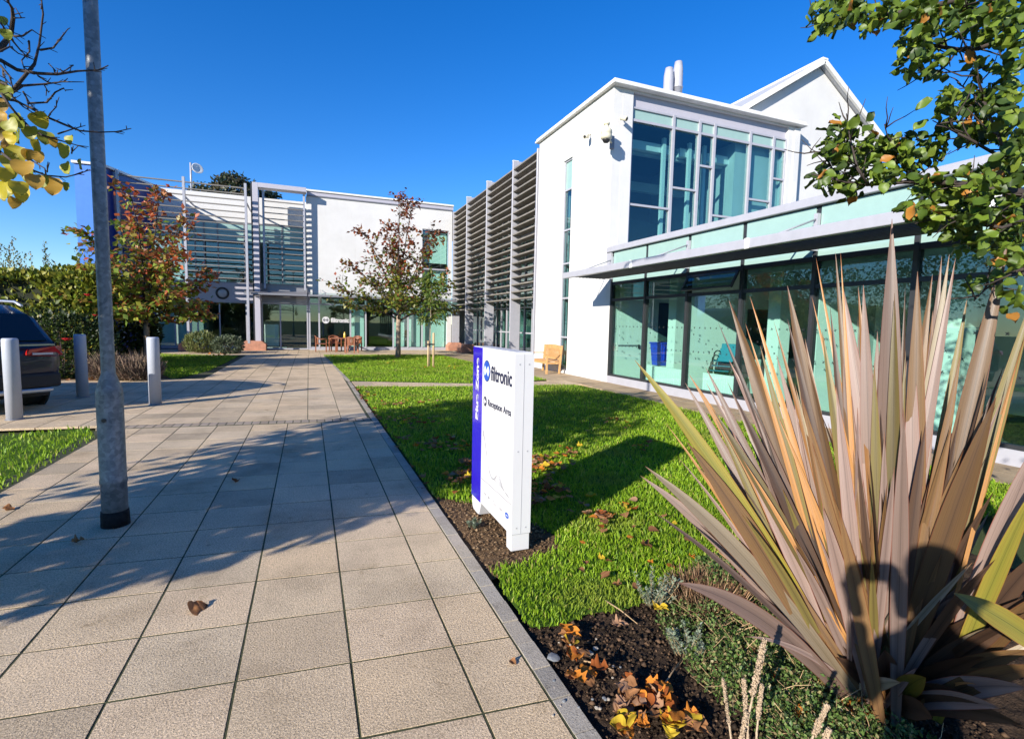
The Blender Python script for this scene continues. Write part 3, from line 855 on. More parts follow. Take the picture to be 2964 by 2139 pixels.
# ------------------------------------------------------------------ street furniture and other objects
M['galv'] = None
def galv():
    mt, nt, b = new_mat('galvanised steel')
    tc = N(nt, 'ShaderNodeTexCoord')
    v = N(nt, 'ShaderNodeTexVoronoi', Scale=38.0); n = N(nt, 'ShaderNodeTexNoise', Scale=9.0, Detail=6.0, Roughness=0.7)
    nt.links.new(tc.outputs['Object'], v.inputs['Vector']); nt.links.new(tc.outputs['Object'], n.inputs['Vector'])
    r1 = ramp(nt, v.outputs['Color'], [(0.2, (0.17, 0.185, 0.20)), (0.8, (0.27, 0.285, 0.30))])
    r2 = ramp(nt, n.outputs[0], [(0.35, (0.62, 0.64, 0.68)), (0.6, (1, 1, 1)), (0.72, (1.25, 1.25, 1.25))])
    mx = N(nt, 'ShaderNodeMix', data_type='RGBA', blend_type='MULTIPLY'); mx.inputs[0].default_value = 1.0
    nt.links.new(r1.outputs[0], mx.inputs[6]); nt.links.new(r2.outputs[0], mx.inputs[7])
    nt.links.new(mx.outputs[2], b.inputs['Base Color'])
    b.inputs['Metallic'].default_value = 0.35; b.inputs['Roughness'].default_value = 0.5
    return mt
M['galv'] = galv()
M['tar'] = plain('black tar paint', (0.012, 0.013, 0.015), 0.85, var=0.5, scale=25, spec=0.2)
M['signwhite'] = plain('sign white', (0.60, 0.60, 0.615), 0.35, var=0.01)
M['signblue'] = plain('sign deep blue', (0.03, 0.012, 0.46), 0.12, var=0.02, coat=0.6)
M['ink'] = plain('sign dark navy ink', (0.018, 0.022, 0.055), 0.5, var=0.0)
M['greyink'] = plain('sign grey ink', (0.20, 0.20, 0.22), 0.6, var=0.0)
M['paleink'] = plain('sign pale grey ink', (0.36, 0.36, 0.38), 0.6, var=0.0)
M['logoblue'] = plain('logo blue', (0.015, 0.08, 0.42), 0.35, var=0.0)
M['logopale'] = plain('logo pale blue', (0.50, 0.60, 0.85), 0.35, var=0.0)
M['bollard'] = plain('pale blue grey bollard coat', (0.40, 0.43, 0.50), 0.4, var=0.04)
M['teak'] = plain('warm teak', (0.50, 0.28, 0.11), 0.6, var=0.22, scale=14)
M['redwood'] = plain('reddish hardwood', (0.24, 0.085, 0.04), 0.5, var=0.25, scale=14)
M['stake'] = plain('peeled stake', (0.50, 0.36, 0.20), 0.8, var=0.15, scale=8)
M['cream'] = plain('cream plastic', (0.62, 0.58, 0.44), 0.45, var=0.03)
M['black'] = plain('black plastic', (0.02, 0.02, 0.022), 0.4, var=0.1)
M['carpaint'] = plain('dark blue car paint', (0.004, 0.007, 0.026), 0.32, var=0.02, coat=0.35)
M['cardark'] = plain('grey plastic trim', (0.018, 0.018, 0.02), 0.75, var=0.1)
M['silver'] = plain('silver trim', (0.55, 0.56, 0.58), 0.3, metal=0.6, var=0.02)
M['chrome'] = plain('chrome strip', (0.6, 0.6, 0.62), 0.12, metal=1.0, var=0.0)
M['carglass'] = plain('dark car glass', (0.008, 0.010, 0.014), 0.04, var=0.0, spec=0.8)
M['lampred'] = plain('tail lamp red', (0.42, 0.015, 0.012), 0.12, var=0.05, coat=0.8)
M['lampclear'] = plain('tail lamp clear', (0.55, 0.52, 0.52), 0.12, var=0.02, coat=0.8)
M['rubber'] = plain('tyre rubber', (0.015, 0.015, 0.016), 0.8, var=0.1)
M['bin'] = plain('blue recycling box', (0.01, 0.05, 0.55), 0.4, var=0.03)
M['teal'] = plain('teal chair shell', (0.01, 0.20, 0.30), 0.45, var=0.03)

# ---- lamp post
lp = empty('lamp_post', (-1.405, 4.66, 0), 'tall galvanised steel lamp post with wide base on the path', 'lamp post')
MB().lathe([(0.093, 0.0), (0.092, 0.05), (0.0915, 0.09), (0.0885, 0.12)], (-1.405, 4.66, 0), 28).obj('painted_foot', M['tar'], lp, smooth=True)
MB().lathe([(0.084, 0.02), (0.084, 0.33), (0.088, 0.335), (0.088, 0.36), (0.0845, 0.37), (0.0845, 1.02), (0.080, 1.06), (0.046, 1.17), (0.044, 1.22), (0.044, 6.2), (0.03, 6.3)], (-1.405, 4.66, 0), 28).obj('column', M['galv'], lp, smooth=True)
bo = MB().lathe([(0.0, 0.0), (0.014, 0.0), (0.014, 0.012), (0.0, 0.012)], (0, 0, 0), 12).obj('access_bolt', M['black'], lp, local=True)
bo.location = (-0.015, -0.084, 0.83); bo.rotation_euler = (rad(90), 0, 0)
hd = MB(); hd.tube([(-1.405, 4.66, 6.25), (-1.405, 4.6, 6.45), (-1.405, 4.2, 6.55), (-1.405, 3.8, 6.58)], 0.03, 10); hd.obj('bracket_arm', M['galv'], lp, smooth=True)
MB().box(-1.52, -1.29, 3.2, 3.85, 6.54, 6.66).obj('lantern', M['greymetal'], lp, bevel=0.04, seg=2)

# ---- bollards
def bollard(x, y, label):
    e = empty('bollard', (x, y, 0), label, 'bollard', 'bollards at the edge of the car park', rz=random.uniform(0, 6))
    MB().lathe([(0.098, 0.0), (0.098, 1.205), (0.092, 1.232), (0.08, 1.24)], (0, 0, 0), 32).obj('post', M['bollard'], e, smooth=True, local=True)
    MB().lathe([(0.115, 0.0), (0.115, 0.006), (0.10, 0.012)], (0, 0, 0), 32).obj('base_ring', M['midgrey'], e, smooth=True, local=True)
bollard(-4.20, 9.95, 'pale grey steel bollard in front of the dark car')
bollard(-4.16, 12.37, 'shaded blue-grey steel bollard beside the rose bush')
bollard(-2.65, 11.07, 'pale grey steel bollard beside the lavender, right of the lamp post')

# ---- the sign
SX = 1.31
sg = empty('totem_sign', (1.38, 3.7, 0), 'white and blue totem sign with company lettering at the lawn edge', 'sign')
prof = [(3.22, 0.0), (3.245, -0.0), (3.31, 0.0), (3.315, 0.115), (3.90, 0.12), (3.93, 0.06), (3.96, 0.0), (4.09, 0.0), (4.13, 0.02), (4.15, 0.07), (4.15, 1.415), (3.22, 1.415)]
MB().prism([(SX, y, z) for y, z in prof], (0.14, 0, 0)).obj('panel', M['signwhite'], sg, bevel=0.003)
MB().box(SX-0.004, SX+0.1, 3.915, 4.155, 0.122, 1.410).obj('blue_strip', M['signblue'], sg)
MB().box(SX-0.002, SX+0.142, 3.212, 3.222, 0.125, 1.40).obj('end_cover', M['signwhite'], sg)
MB().box(SX+0.066, SX+0.069, 3.2105, 3.2125, 0.125, 1.40).obj('seam', M['paleink'], sg)
MB().box(SX+0.0, SX+0.14, 3.2175, 3.2195, 0.121, 0.1235).obj('seam', M['greyink'], sg)
sc_ = MB()
for z in (0.17, 0.72, 1.33):
    for dx in (0.035, 0.105): sc_.obox((SX+dx, 3.2112, z), (0.005, 0, 0), (0, 0.0012, 0), (0, 0, 0.005))
sc_.obj('screw', M['paleink'], sg)
def to_mesh(o):
    dg = bpy.context.evaluated_depsgraph_get()
    me = bpy.data.meshes.new_from_object(o.evaluated_get(dg))
    n_ = bpy.data.objects.new(o.name, me)
    me.materials.clear(); me.materials.append(o.data.materials[0])
    bpy.data.objects.remove(o)
    return n_
def text(body, y, z, size, mat, parent, rot=0.0, sx=1.0, offset=0.0, x=SX-0.0025, name='lettering', align='LEFT'):
    cu = bpy.data.curves.new(name, 'FONT'); cu.body = body; cu.size = size; cu.extrude = 0.0008; cu.offset = offset
    cu.align_x = align; cu.materials.append(mat)
    o = bpy.data.objects.new(name, cu)
    # face normal -X, reading direction -Y
    R = Matrix(((0, 0, -1), (-1, 0, 0), (0, 1, 0))).to_4x4()
    o.matrix_basis = Matrix.Translation((x, y, z)) @ R @ Matrix.Rotation(rot, 4, 'Z') @ Matrix.Diagonal((sx, 1, 1, 1))
    mw = o.matrix_basis.copy()
    col.objects.link(o); o = to_mesh(o); col.objects.link(o); o.parent = parent
    o.matrix_parent_inverse = root_matrix(parent).inverted()
    o.matrix_basis = mw
    return o
text('filtronic', 3.70, 1.172, 0.155, M['ink'], sg, sx=0.91, offset=0.003)
text('Reception Area', 3.765, 0.962, 0.073, M['ink'], sg, sx=1.08, offset=0.0006)
text('Blue Zone', 4.0, 0.80, 0.088, M['signwhite'], sg, rot=rad(90), sx=1.40, offset=0.0042, x=SX-0.0065)
def disc(parent, y, z, ry, rz, mat, x, name, n=40, a0=0, a1=2*math.pi):
    pts = [(x, y - ry*math.cos(a0+(a1-a0)*k/n), z + rz*math.sin(a0+(a1-a0)*k/n)) for k in range(n)]
    return MB().prism(pts, (-0.0012, 0, 0)).obj(name, mat, parent)
disc(sg, 3.803, 1.232, 0.082, 0.085, M['ink'], SX-0.001, 'emblem')
disc(sg, 3.803, 1.232, 0.077, 0.080, M['logoblue'], SX-0.0023, 'emblem')
em = [(-0.060, 0.0), (-0.038, 0.036), (-0.018, 0.026), (0.0, 0.004), (0.018, 0.026), (0.038, 0.036), (0.060, 0.0), (0.038, -0.036), (0.018, -0.026), (0.0, -0.004), (-0.018, -0.026), (-0.038, -0.036)]
MB().prism([(SX-0.0036, 3.803-u*1.15, 1.232+v*1.15) for u, v in em], (-0.0012, 0, 0)).obj('emblem', M['logopale'], sg)
disc(sg, 3.835, 0.985, 0.038, 0.040, M['ink'], SX-0.001, 'arrow_disc')
ar = [(-0.030, 0.0), (0.0, 0.028), (0.0, 0.009), (0.026, 0.009), (0.026, -0.009), (0.0, -0.009), (0.0, -0.028)]
MB().prism([(SX-0.0024, 3.835-u, 0.985+v) for u, v in ar], (-0.0012, 0, 0)).obj('arrow', M['signwhite'], sg)
MB().box(SX-0.0012, SX, 3.228, 3.90, 0.334, 0.339).obj('rule', M['greyink'], sg)
# the fine-line wave drawing
wv = MB()
def wave_line(fn, w):
    pts = [fn(t/60) for t in range(61)]
    for a, b_ in zip(pts[:-1], pts[1:]):
        wv.bar((SX-0.0008, *a), (SX-0.0008, *b_), 0.0012, w, up=(1, 0, 0))
for q in range(14):
    s = q/13
    def fn(t, s=s):
        yy = 3.885 - 0.62*t
        h = 0.36*math.exp(-((t)/0.22)**2)*(1-0.15*s) + 0.10*(1-s)*math.exp(-((t-0.62)/0.16)**2)
        return (yy, 0.375 + h*1.05 + 0.03*s*math.sin(3.1*t))
    wave_line(fn, 0.0010)
wv.obj('wave_drawing', M['paleink'], sg)
lg = MB()
for y, z, w, h in ((3.80, 0.236, .05, .006), (3.80, 0.224, .04, .004), (3.715, 0.232, .016, .02), (3.685, 0.234, .03, .005), (3.60, 0.240, .008, .012), (3.57, 0.222, .07, .005), (3.44, 0.236, .06, .005), (3.44, 0.226, .05, .004), (3.395, 0.232, .004, .02)):
    lg.box(SX-0.0012, SX, y-w/2, y+w/2, z-h/2, z+h/2)
lg.obj('small_logos', M['greyink'], sg)
disc(sg, 3.31, 0.232, 0.036, 0.021, M['logoblue'], SX-0.001, 'oval_logo')
MB().box(SX-0.0035, SX-0.0022, 3.292, 3.328, 0.229, 0.236).obj('oval_logo', M['signwhite'], sg)

# ---- logo on the entrance window (white vinyl)
for nm, bd, y_, z_, s_ in (('lettering', 'filtronic', 1.15, 1.54, 0.33),):
    cu = bpy.data.curves.new(nm, 'FONT'); cu.body = bd; cu.size = s_; cu.extrude = 0.002; cu.offset = 0.014; cu.materials.append(M['signwhite'])
    o = bpy.data.objects.new(nm, cu); o.matrix_basis = Matrix.Translation((y_, 30.028, z_)) @ Matrix.Rotation(rad(90), 4, 'X') @ Matrix.Diagonal((0.93, 1, 1, 1))
    mw = o.matrix_basis.copy(); col.objects.link(o); o = to_mesh(o); col.objects.link(o); o.parent = rear; o.matrix_parent_inverse = root_matrix(rear).inverted(); o.matrix_basis = mw
MB().prism([(0.88 + 0.19*math.cos(2*math.pi*k/30), 30.03, 1.65 + 0.19*math.sin(2*math.pi*k/30)) for k in range(30)], (0, -0.003, 0)).obj('emblem', M['signwhite'], rear)
MB().prism([(0.88 + u*2.6, 30.0265, 1.65 + v*2.6) for u, v in em], (0, -0.003, 0)).obj('emblem', M['midgrey'], rear)

# ---- sandstone feet under the screen posts
def stone_base(x, y, w, d, h, label):
    b = MB(); ch = 0.16
    b.prism([(x-w/2, y-d/2, 0), (x+w/2, y-d/2, 0), (x+w/2, y-d/2, h-ch), (x+w/2-ch*1.2, y-d/2, h), (x-w/2+ch*1.2, y-d/2, h), (x-w/2, y-d/2, h-ch)], (0, d, 0))
    o = b.obj('stone_base', M['sandstone'], bevel=0.02, seg=2)
    tag(o, label, 'stone base', 'red sandstone post bases')
stone_base(-2.64, 29.55, 1.15, 0.62, 0.50, 'red sandstone block under the entrance portal post')
stone_base(-5.4, 28.55, 0.75, 0.6, 0.5, 'red sandstone block under the screen post behind the shrubs')
stone_base(8.1, 29.55, 0.95, 0.6, 0.48, 'red sandstone block in the far corner where the louvres start')
stone_base(8.12, 27.15, 0.85, 0.95, 0.5, 'red sandstone block under the first louvre fin from the corner')
stone_base(8.14, 23.85, 0.8, 0.85, 0.36, 'low red sandstone block under the middle louvre fin')

# ---- cameras on the block, bulkhead ring, dish on the roof
def bullet_cam(p, aim, wallp, label):
    e = empty('security_camera', p, label, 'camera', 'security cameras on the white block')
    p = Vector(p); aim = Vector(aim).normalized()
    MB().tube([p-aim*0.09, p-aim*0.085, p+aim*0.10, p+aim*0.115], [0.05, 0.068, 0.068, 0.05], 16).obj('housing', M['cream'], e, smooth=True)
    MB().tube([p+aim*0.10, p+aim*0.122], 0.042, 14).obj('lens', M['black'], e, smooth=True)
    MB().tube([p-aim*0.04, Vector(wallp)], 0.018, 8).obj('bracket', M['cream'], e, smooth=True)
bullet_cam((7.84, 13.95, 7.30), (-.75, -.5, -.35), (8.05, 14.05, 7.42), 'small cream bullet camera on the block, left of the dome camera')
bullet_cam((8.26, 12.62, 7.42), (.35, -.8, -.4), (8.35, 12.83, 7.52), 'small cream bullet camera beside the curtain window')
dc = empty('dome_camera', (7.62, 12.46, 6.8), 'cream dome camera hanging on an arm at the block corner', 'camera')
MB().lathe([(0.0, -0.20), (0.07, -0.185), (0.10, -0.13), (0.105, -0.10)], (7.62, 12.46, 6.8), 20).obj('dome', M['black'], dc, smooth=True)
MB().lathe([(0.108, -0.11), (0.15, -0.08), (0.16, -0.02), (0.15, 0.05), (0.16, 0.06), (0.155, 0.14), (0.10, 0.20), (0.06, 0.22), (0.06, 0.28), (0.085, 0.285), (0.085, 0.34)], (7.62, 12.46, 6.8), 24).obj('housing', M['cream'], dc, smooth=True)
MB().tube([(7.62, 12.46, 6.98), (7.85, 12.66, 6.78), (8.03, 12.8, 6.74)], 0.03, 10).obj('arm', M['cream'], dc, smooth=True)
MB().box(7.96, 8.07, 12.74, 12.84, 6.6, 6.95).obj('bracket', M['midgrey'], dc, bevel=0.01)
rg = MB()
pts = [(-4.22+0.27*math.cos(2*math.pi*k/32), 30.93, 2.95+0.27*math.sin(2*math.pi*k/32)) for k in range(33)]
rg.tube(pts, 0.05, 8, cap=False)
e = empty('bulkhead_light', (-4.22, 30.93, 2.95), 'round wall light with dark ring on the grey band above the windows', 'wall light')
rg.obj('ring', M['black'], e, smooth=True)
df = MB().lathe([(0.25, 0.0), (0.25, 0.02), (0.15, 0.05), (0.0, 0.06)], (0, 0, 0), 28).obj('diffuser', M['greymetal'], e, smooth=True, local=True)
df.rotation_euler = (rad(90), 0, 0); df.location = (0, 0.02, 0)
di = empty('satellite_dish', (-5.85, 33, 8.3), 'small white dish antenna on a pole above the rear roof', 'dish')
MB().tube([(-5.85, 33, 8.3), (-5.85, 33, 10.0)], 0.05, 10).obj('mast', M['greymetal'], di, smooth=True)
rf = MB().lathe([(0.0, 0.0), (0.16, 0.02), (0.26, 0.08), (0.29, 0.14), (0.27, 0.15), (0.1, 0.07), (0.0, 0.06)], (0, 0, 0), 24).obj('reflector', M['cap'], di, smooth=True, local=True)
rf.location = (0.30, -0.12, 1.35); rf.rotation_euler = (rad(75), 0, rad(30))
MB().box(-5.80, -5.52, 32.9, 33.0, 9.6, 9.66).obj('arm', M['midgrey'], di)

# ---- teak bench against the white wall
def bench(loc, rz, label):
    e = empty('garden_bench', loc, label, 'bench', rz=rz)
    L, D = 1.35, 0.58       # x: length, y: depth (front is -y)
    for sx in (-1, 1):
        x = sx*(L/2-0.035)
        MB().box(x-.03, x+.03, -D/2, -D/2+.06, 0, 0.63).obj('leg', M['teak'], e, local=True, bevel=0.005)
        MB().obox((x, D/2-.05, 0.47), (0.03, 0, 0), (0, 0.03, 0), (0, 0.04, 0.47)).obj('leg', M['teak'], e, local=True, bevel=0.005)
        MB().box(x-.035, x+.035, -D/2-.03, D/2-.03, 0.631, 0.66).obj('armrest', M['teak'], e, local=True, bevel=0.006)
        MB().box(x-.02, x+.02, -D/2+.06, D/2-.09, 0.33, 0.40).obj('side_rail', M['teak'], e, local=True)
    MB().box(-L/2+.065, L/2-.065, -D/2+.01, -D/2+.04, 0.33, 0.41).obj('front_rail', M['teak'], e, local=True)
    for k in range(6):
        y = -D/2+0.02+0.082*k
        MB().box(-L/2+.01, L/2-.01, y, y+.066, 0.412, 0.434).obj('seat_slat', M['teak'], e, local=True, bevel=0.004)
    pr = [(-L/2+.065, 0), (L/2-.065, 0)] + [((L/2-.065)*math.cos(math.pi*k/16), 0.07+0.075*math.sin(math.pi*k/16)) for k in range(17)]
    MB().prism([(u, D/2-.045, 0.82+v) for u, v in pr], (0, 0.035, 0)).obj('top_rail', M['teak'], e, local=True)
    MB().box(-L/2+.065, L/2-.065, D/2-.085, D/2-.055, 0.46, 0.53).obj('lower_rail', M['teak'], e, local=True)
    for k in range(15):
        x = -L/2+0.10+(L-0.2)/14*k
        MB().obox((x, D/2-.05, 0.68), (0.022, 0, 0), (0, 0.008, 0), (0, 0.013, 0.155)).obj('back_slat', M['teak'], e, local=True)
bench((7.56, 15.78, 0.0), rad(-90), 'light teak slatted bench with curved back against the white wall')

# ---- hardwood garden chairs and table by the entrance
def chair(loc, rz, label):
    e = empty('garden_chair', loc, label, 'chair', 'hardwood chairs round the garden table', rz=rz)
    W, D = 0.60, 0.56
    for sx in (-1, 1):
        x = sx*(W/2-.03)
        MB().box(x-.025, x+.025, -D/2, -D/2+.05, 0, 0.64).obj('leg', M['redwood'], e, local=True)
        MB().box(x*.8-.025, x*.8+.025, D/2-.05, D/2, 0, 0.80).obj('leg', M['redwood'], e, local=True)
    MB().box(-W/2+.005, W/2-.005, -D/2+.01, D/2-.05, 0.40, 0.44).obj('seat', M['redwood'], e, local=True)
    arc = [((W/2+.01)*math.cos(t), -0.02+(D/2+.02)*math.sin(t), 0.66+0.15*max(0, math.sin(t))**2) for t in [math.pi*k/14-0.0 for k in range(15)]]
    arc = [(W/2-.01, -D/2-.02, 0.655)] + arc + [(-W/2+.01, -D/2-.02, 0.655)]
    MB().tube(arc, 0.032, 6).obj('arm_rail', M['redwood'], e, local=True, smooth=True)
    for k in range(3, 12):
        t = math.pi*k/14
        a = Vector(((W/2-.02)*math.cos(t), -0.02+(D/2-.01)*math.sin(t), 0.44)); b_ = Vector(arc[k+1])
        MB().bar(a, b_, 0.05, 0.015, up=(math.cos(t), math.sin(t), 0)).obj('back_slat', M['redwood'], e, local=True)
chair((0.58, 28.25, 0), rad(90), 'reddish wooden armchair left of the garden table, nearest the entrance door')
chair((1.30, 29.10, 0), rad(15), 'reddish wooden armchair behind the garden table, nearest the window lettering')
chair((2.35, 28.85, 0), rad(-35), 'reddish wooden armchair behind the table at its right')
chair((2.0, 26.95, 0), rad(160), 'reddish wooden armchair in front of the table, back turned to the lawn')
tb = empty('garden_table', (1.55, 28.0, 0), 'round reddish wooden garden table among the armchairs', 'table')
MB().lathe([(0.48, 0.70), (0.50, 0.705), (0.50, 0.735), (0.48, 0.74)], (1.55, 28.0, 0), 28).obj('table_top', M['redwood'], tb)
for a in range(4):
    t = a*math.pi/2+0.6
    MB().bar((1.55+0.32*math.cos(t), 28+0.32*math.sin(t), 0), (1.55+0.30*math.cos(t), 28+0.30*math.sin(t), 0.70), 0.06).obj('leg', M['redwood'], tb)
bt = MB().lathe([(0.06, 0), (0.065, 0.02), (0.06, 0.2), (0.03, 0.26), (0.03, 0.31)], (1.75, 28.1, 0.741), 16).obj('table_lantern', plain('yellow glass jar', (0.6, 0.42, 0.06), 0.3), smooth=True)
tag(bt, 'small yellow bottle standing on the garden table', 'bottle')

# ---- things behind the glass of the wing
def crate(x, y, z, label):
    e = empty('storage_box', (x, y, z), label, 'box', 'blue boxes behind the wing glass')
    b = MB(); w0, w1, h = 0.20, 0.25, 0.60
    b.v += [(-w0,-w0,0),(w0,-w0,0),(w0,w0,0),(-w0,w0,0),(-w1,-w1,h),(w1,-w1,h),(w1,w1,h),(-w1,w1,h)]
    b.f += [(0,3,2,1),(4,5,6,7),(0,1,5,4),(1,2,6,5),(2,3,7,6),(3,0,4,7)]
    b.obj('body', M['bin'], e, local=True, bevel=0.015)
    MB().box(-w1-.02, w1+.02, -w1-.02, w1+.02, h, h+.05).obj('rim', M['bin'], e, local=True, bevel=0.012)
    for k in (-1, 0, 1): MB().box(k*0.13-.012, k*0.13+.012, -w1-.012, -w0-.01, 0.15, h-.03).obj('rib', M['bin'], e, local=True)
crate(9.27, 11.75, 0.55, 'blue plastic box behind the second wing window, the left of two')
crate(9.79, 11.75, 0.55, 'blue plastic box behind the second wing window, the right of two')
st_ = empty('low_cabinet', (9.5, 11.75, 0), 'pale cabinet carrying the blue boxes inside the wing', 'cabinet')
MB().box(8.95, 10.1, 11.5, 12.0, 0.03, 0.55).obj('carcass', M['interior'], st_)
MB().box(9.525, 9.535, 11.49, 11.499, 0.06, 0.53).obj('door_gap', M['midgrey'], st_)
def radiator(y0, y1, label):
    e = empty('radiator', (8.3, (y0+y1)/2, 0), label, 'radiator', 'radiators behind the wing glass')
    b = MB().box(8.26, 8.32, y0, y1, 0.20, 0.62); b.obj('panel', M['interior'], e, bevel=0.01)
    for k in range(14):
        yy = y0+0.04+(y1-y0-.08)/13*k
        MB().box(8.25, 8.259, yy-.008, yy+.008, 0.23, 0.59).obj('fin', M['interior'], e)
    for yy in (y0+.08, y1-.08): MB().box(8.27, 8.31, yy-.02, yy+.02, 0.03, 0.20).obj('foot', M['interior'], e)
radiator(9.72, 10.86, 'white radiator behind the second wing window, below the blue boxes')
radiator(8.08, 9.03, 'white radiator behind the third wing window, below the teal chairs')
for k in range(5):
    e = empty('stacking_chair', (8.72+0.07*k*0.4, 8.98-0.015*k, 0.11*k), 'teal stacking chair in the pile behind the third wing window, ' + ('bottom', 'second from bottom', 'middle', 'second from top', 'topmost')[k] + ' of five', 'chair', 'teal chairs stacked inside the wing', rz=rad(-65))
    MB().obox((0, 0.20, 0.66), (0.21, 0, 0), (0, 0.012, 0), (0, 0.03, 0.17)).obj('backrest', M['teal'], e, local=True, bevel=0.02, seg=2)
    MB().obox((0, -0.03, 0.43), (0.21, 0, 0), (0, 0.21, -0.015), (0, 0, 0.012)).obj('seat', M['teal'], e, local=True, bevel=0.02, seg=2)
    for sx in (-1, 1):
        x = sx*0.24
        MB().tube([(x, -0.2, 0.03), (x, -0.16, 0.43), (x, -0.12, 0.62), (x, 0.02, 0.67), (x, 0.17, 0.66), (x*.85, 0.2, 0.6)], 0.014, 6).obj('arm', M['black'], e, local=True, smooth=True)
        MB().tube([(x, 0.24, 0.03), (x*.95, 0.10, 0.42)], 0.012, 6).obj('leg', M['black'], e, local=True, smooth=True)

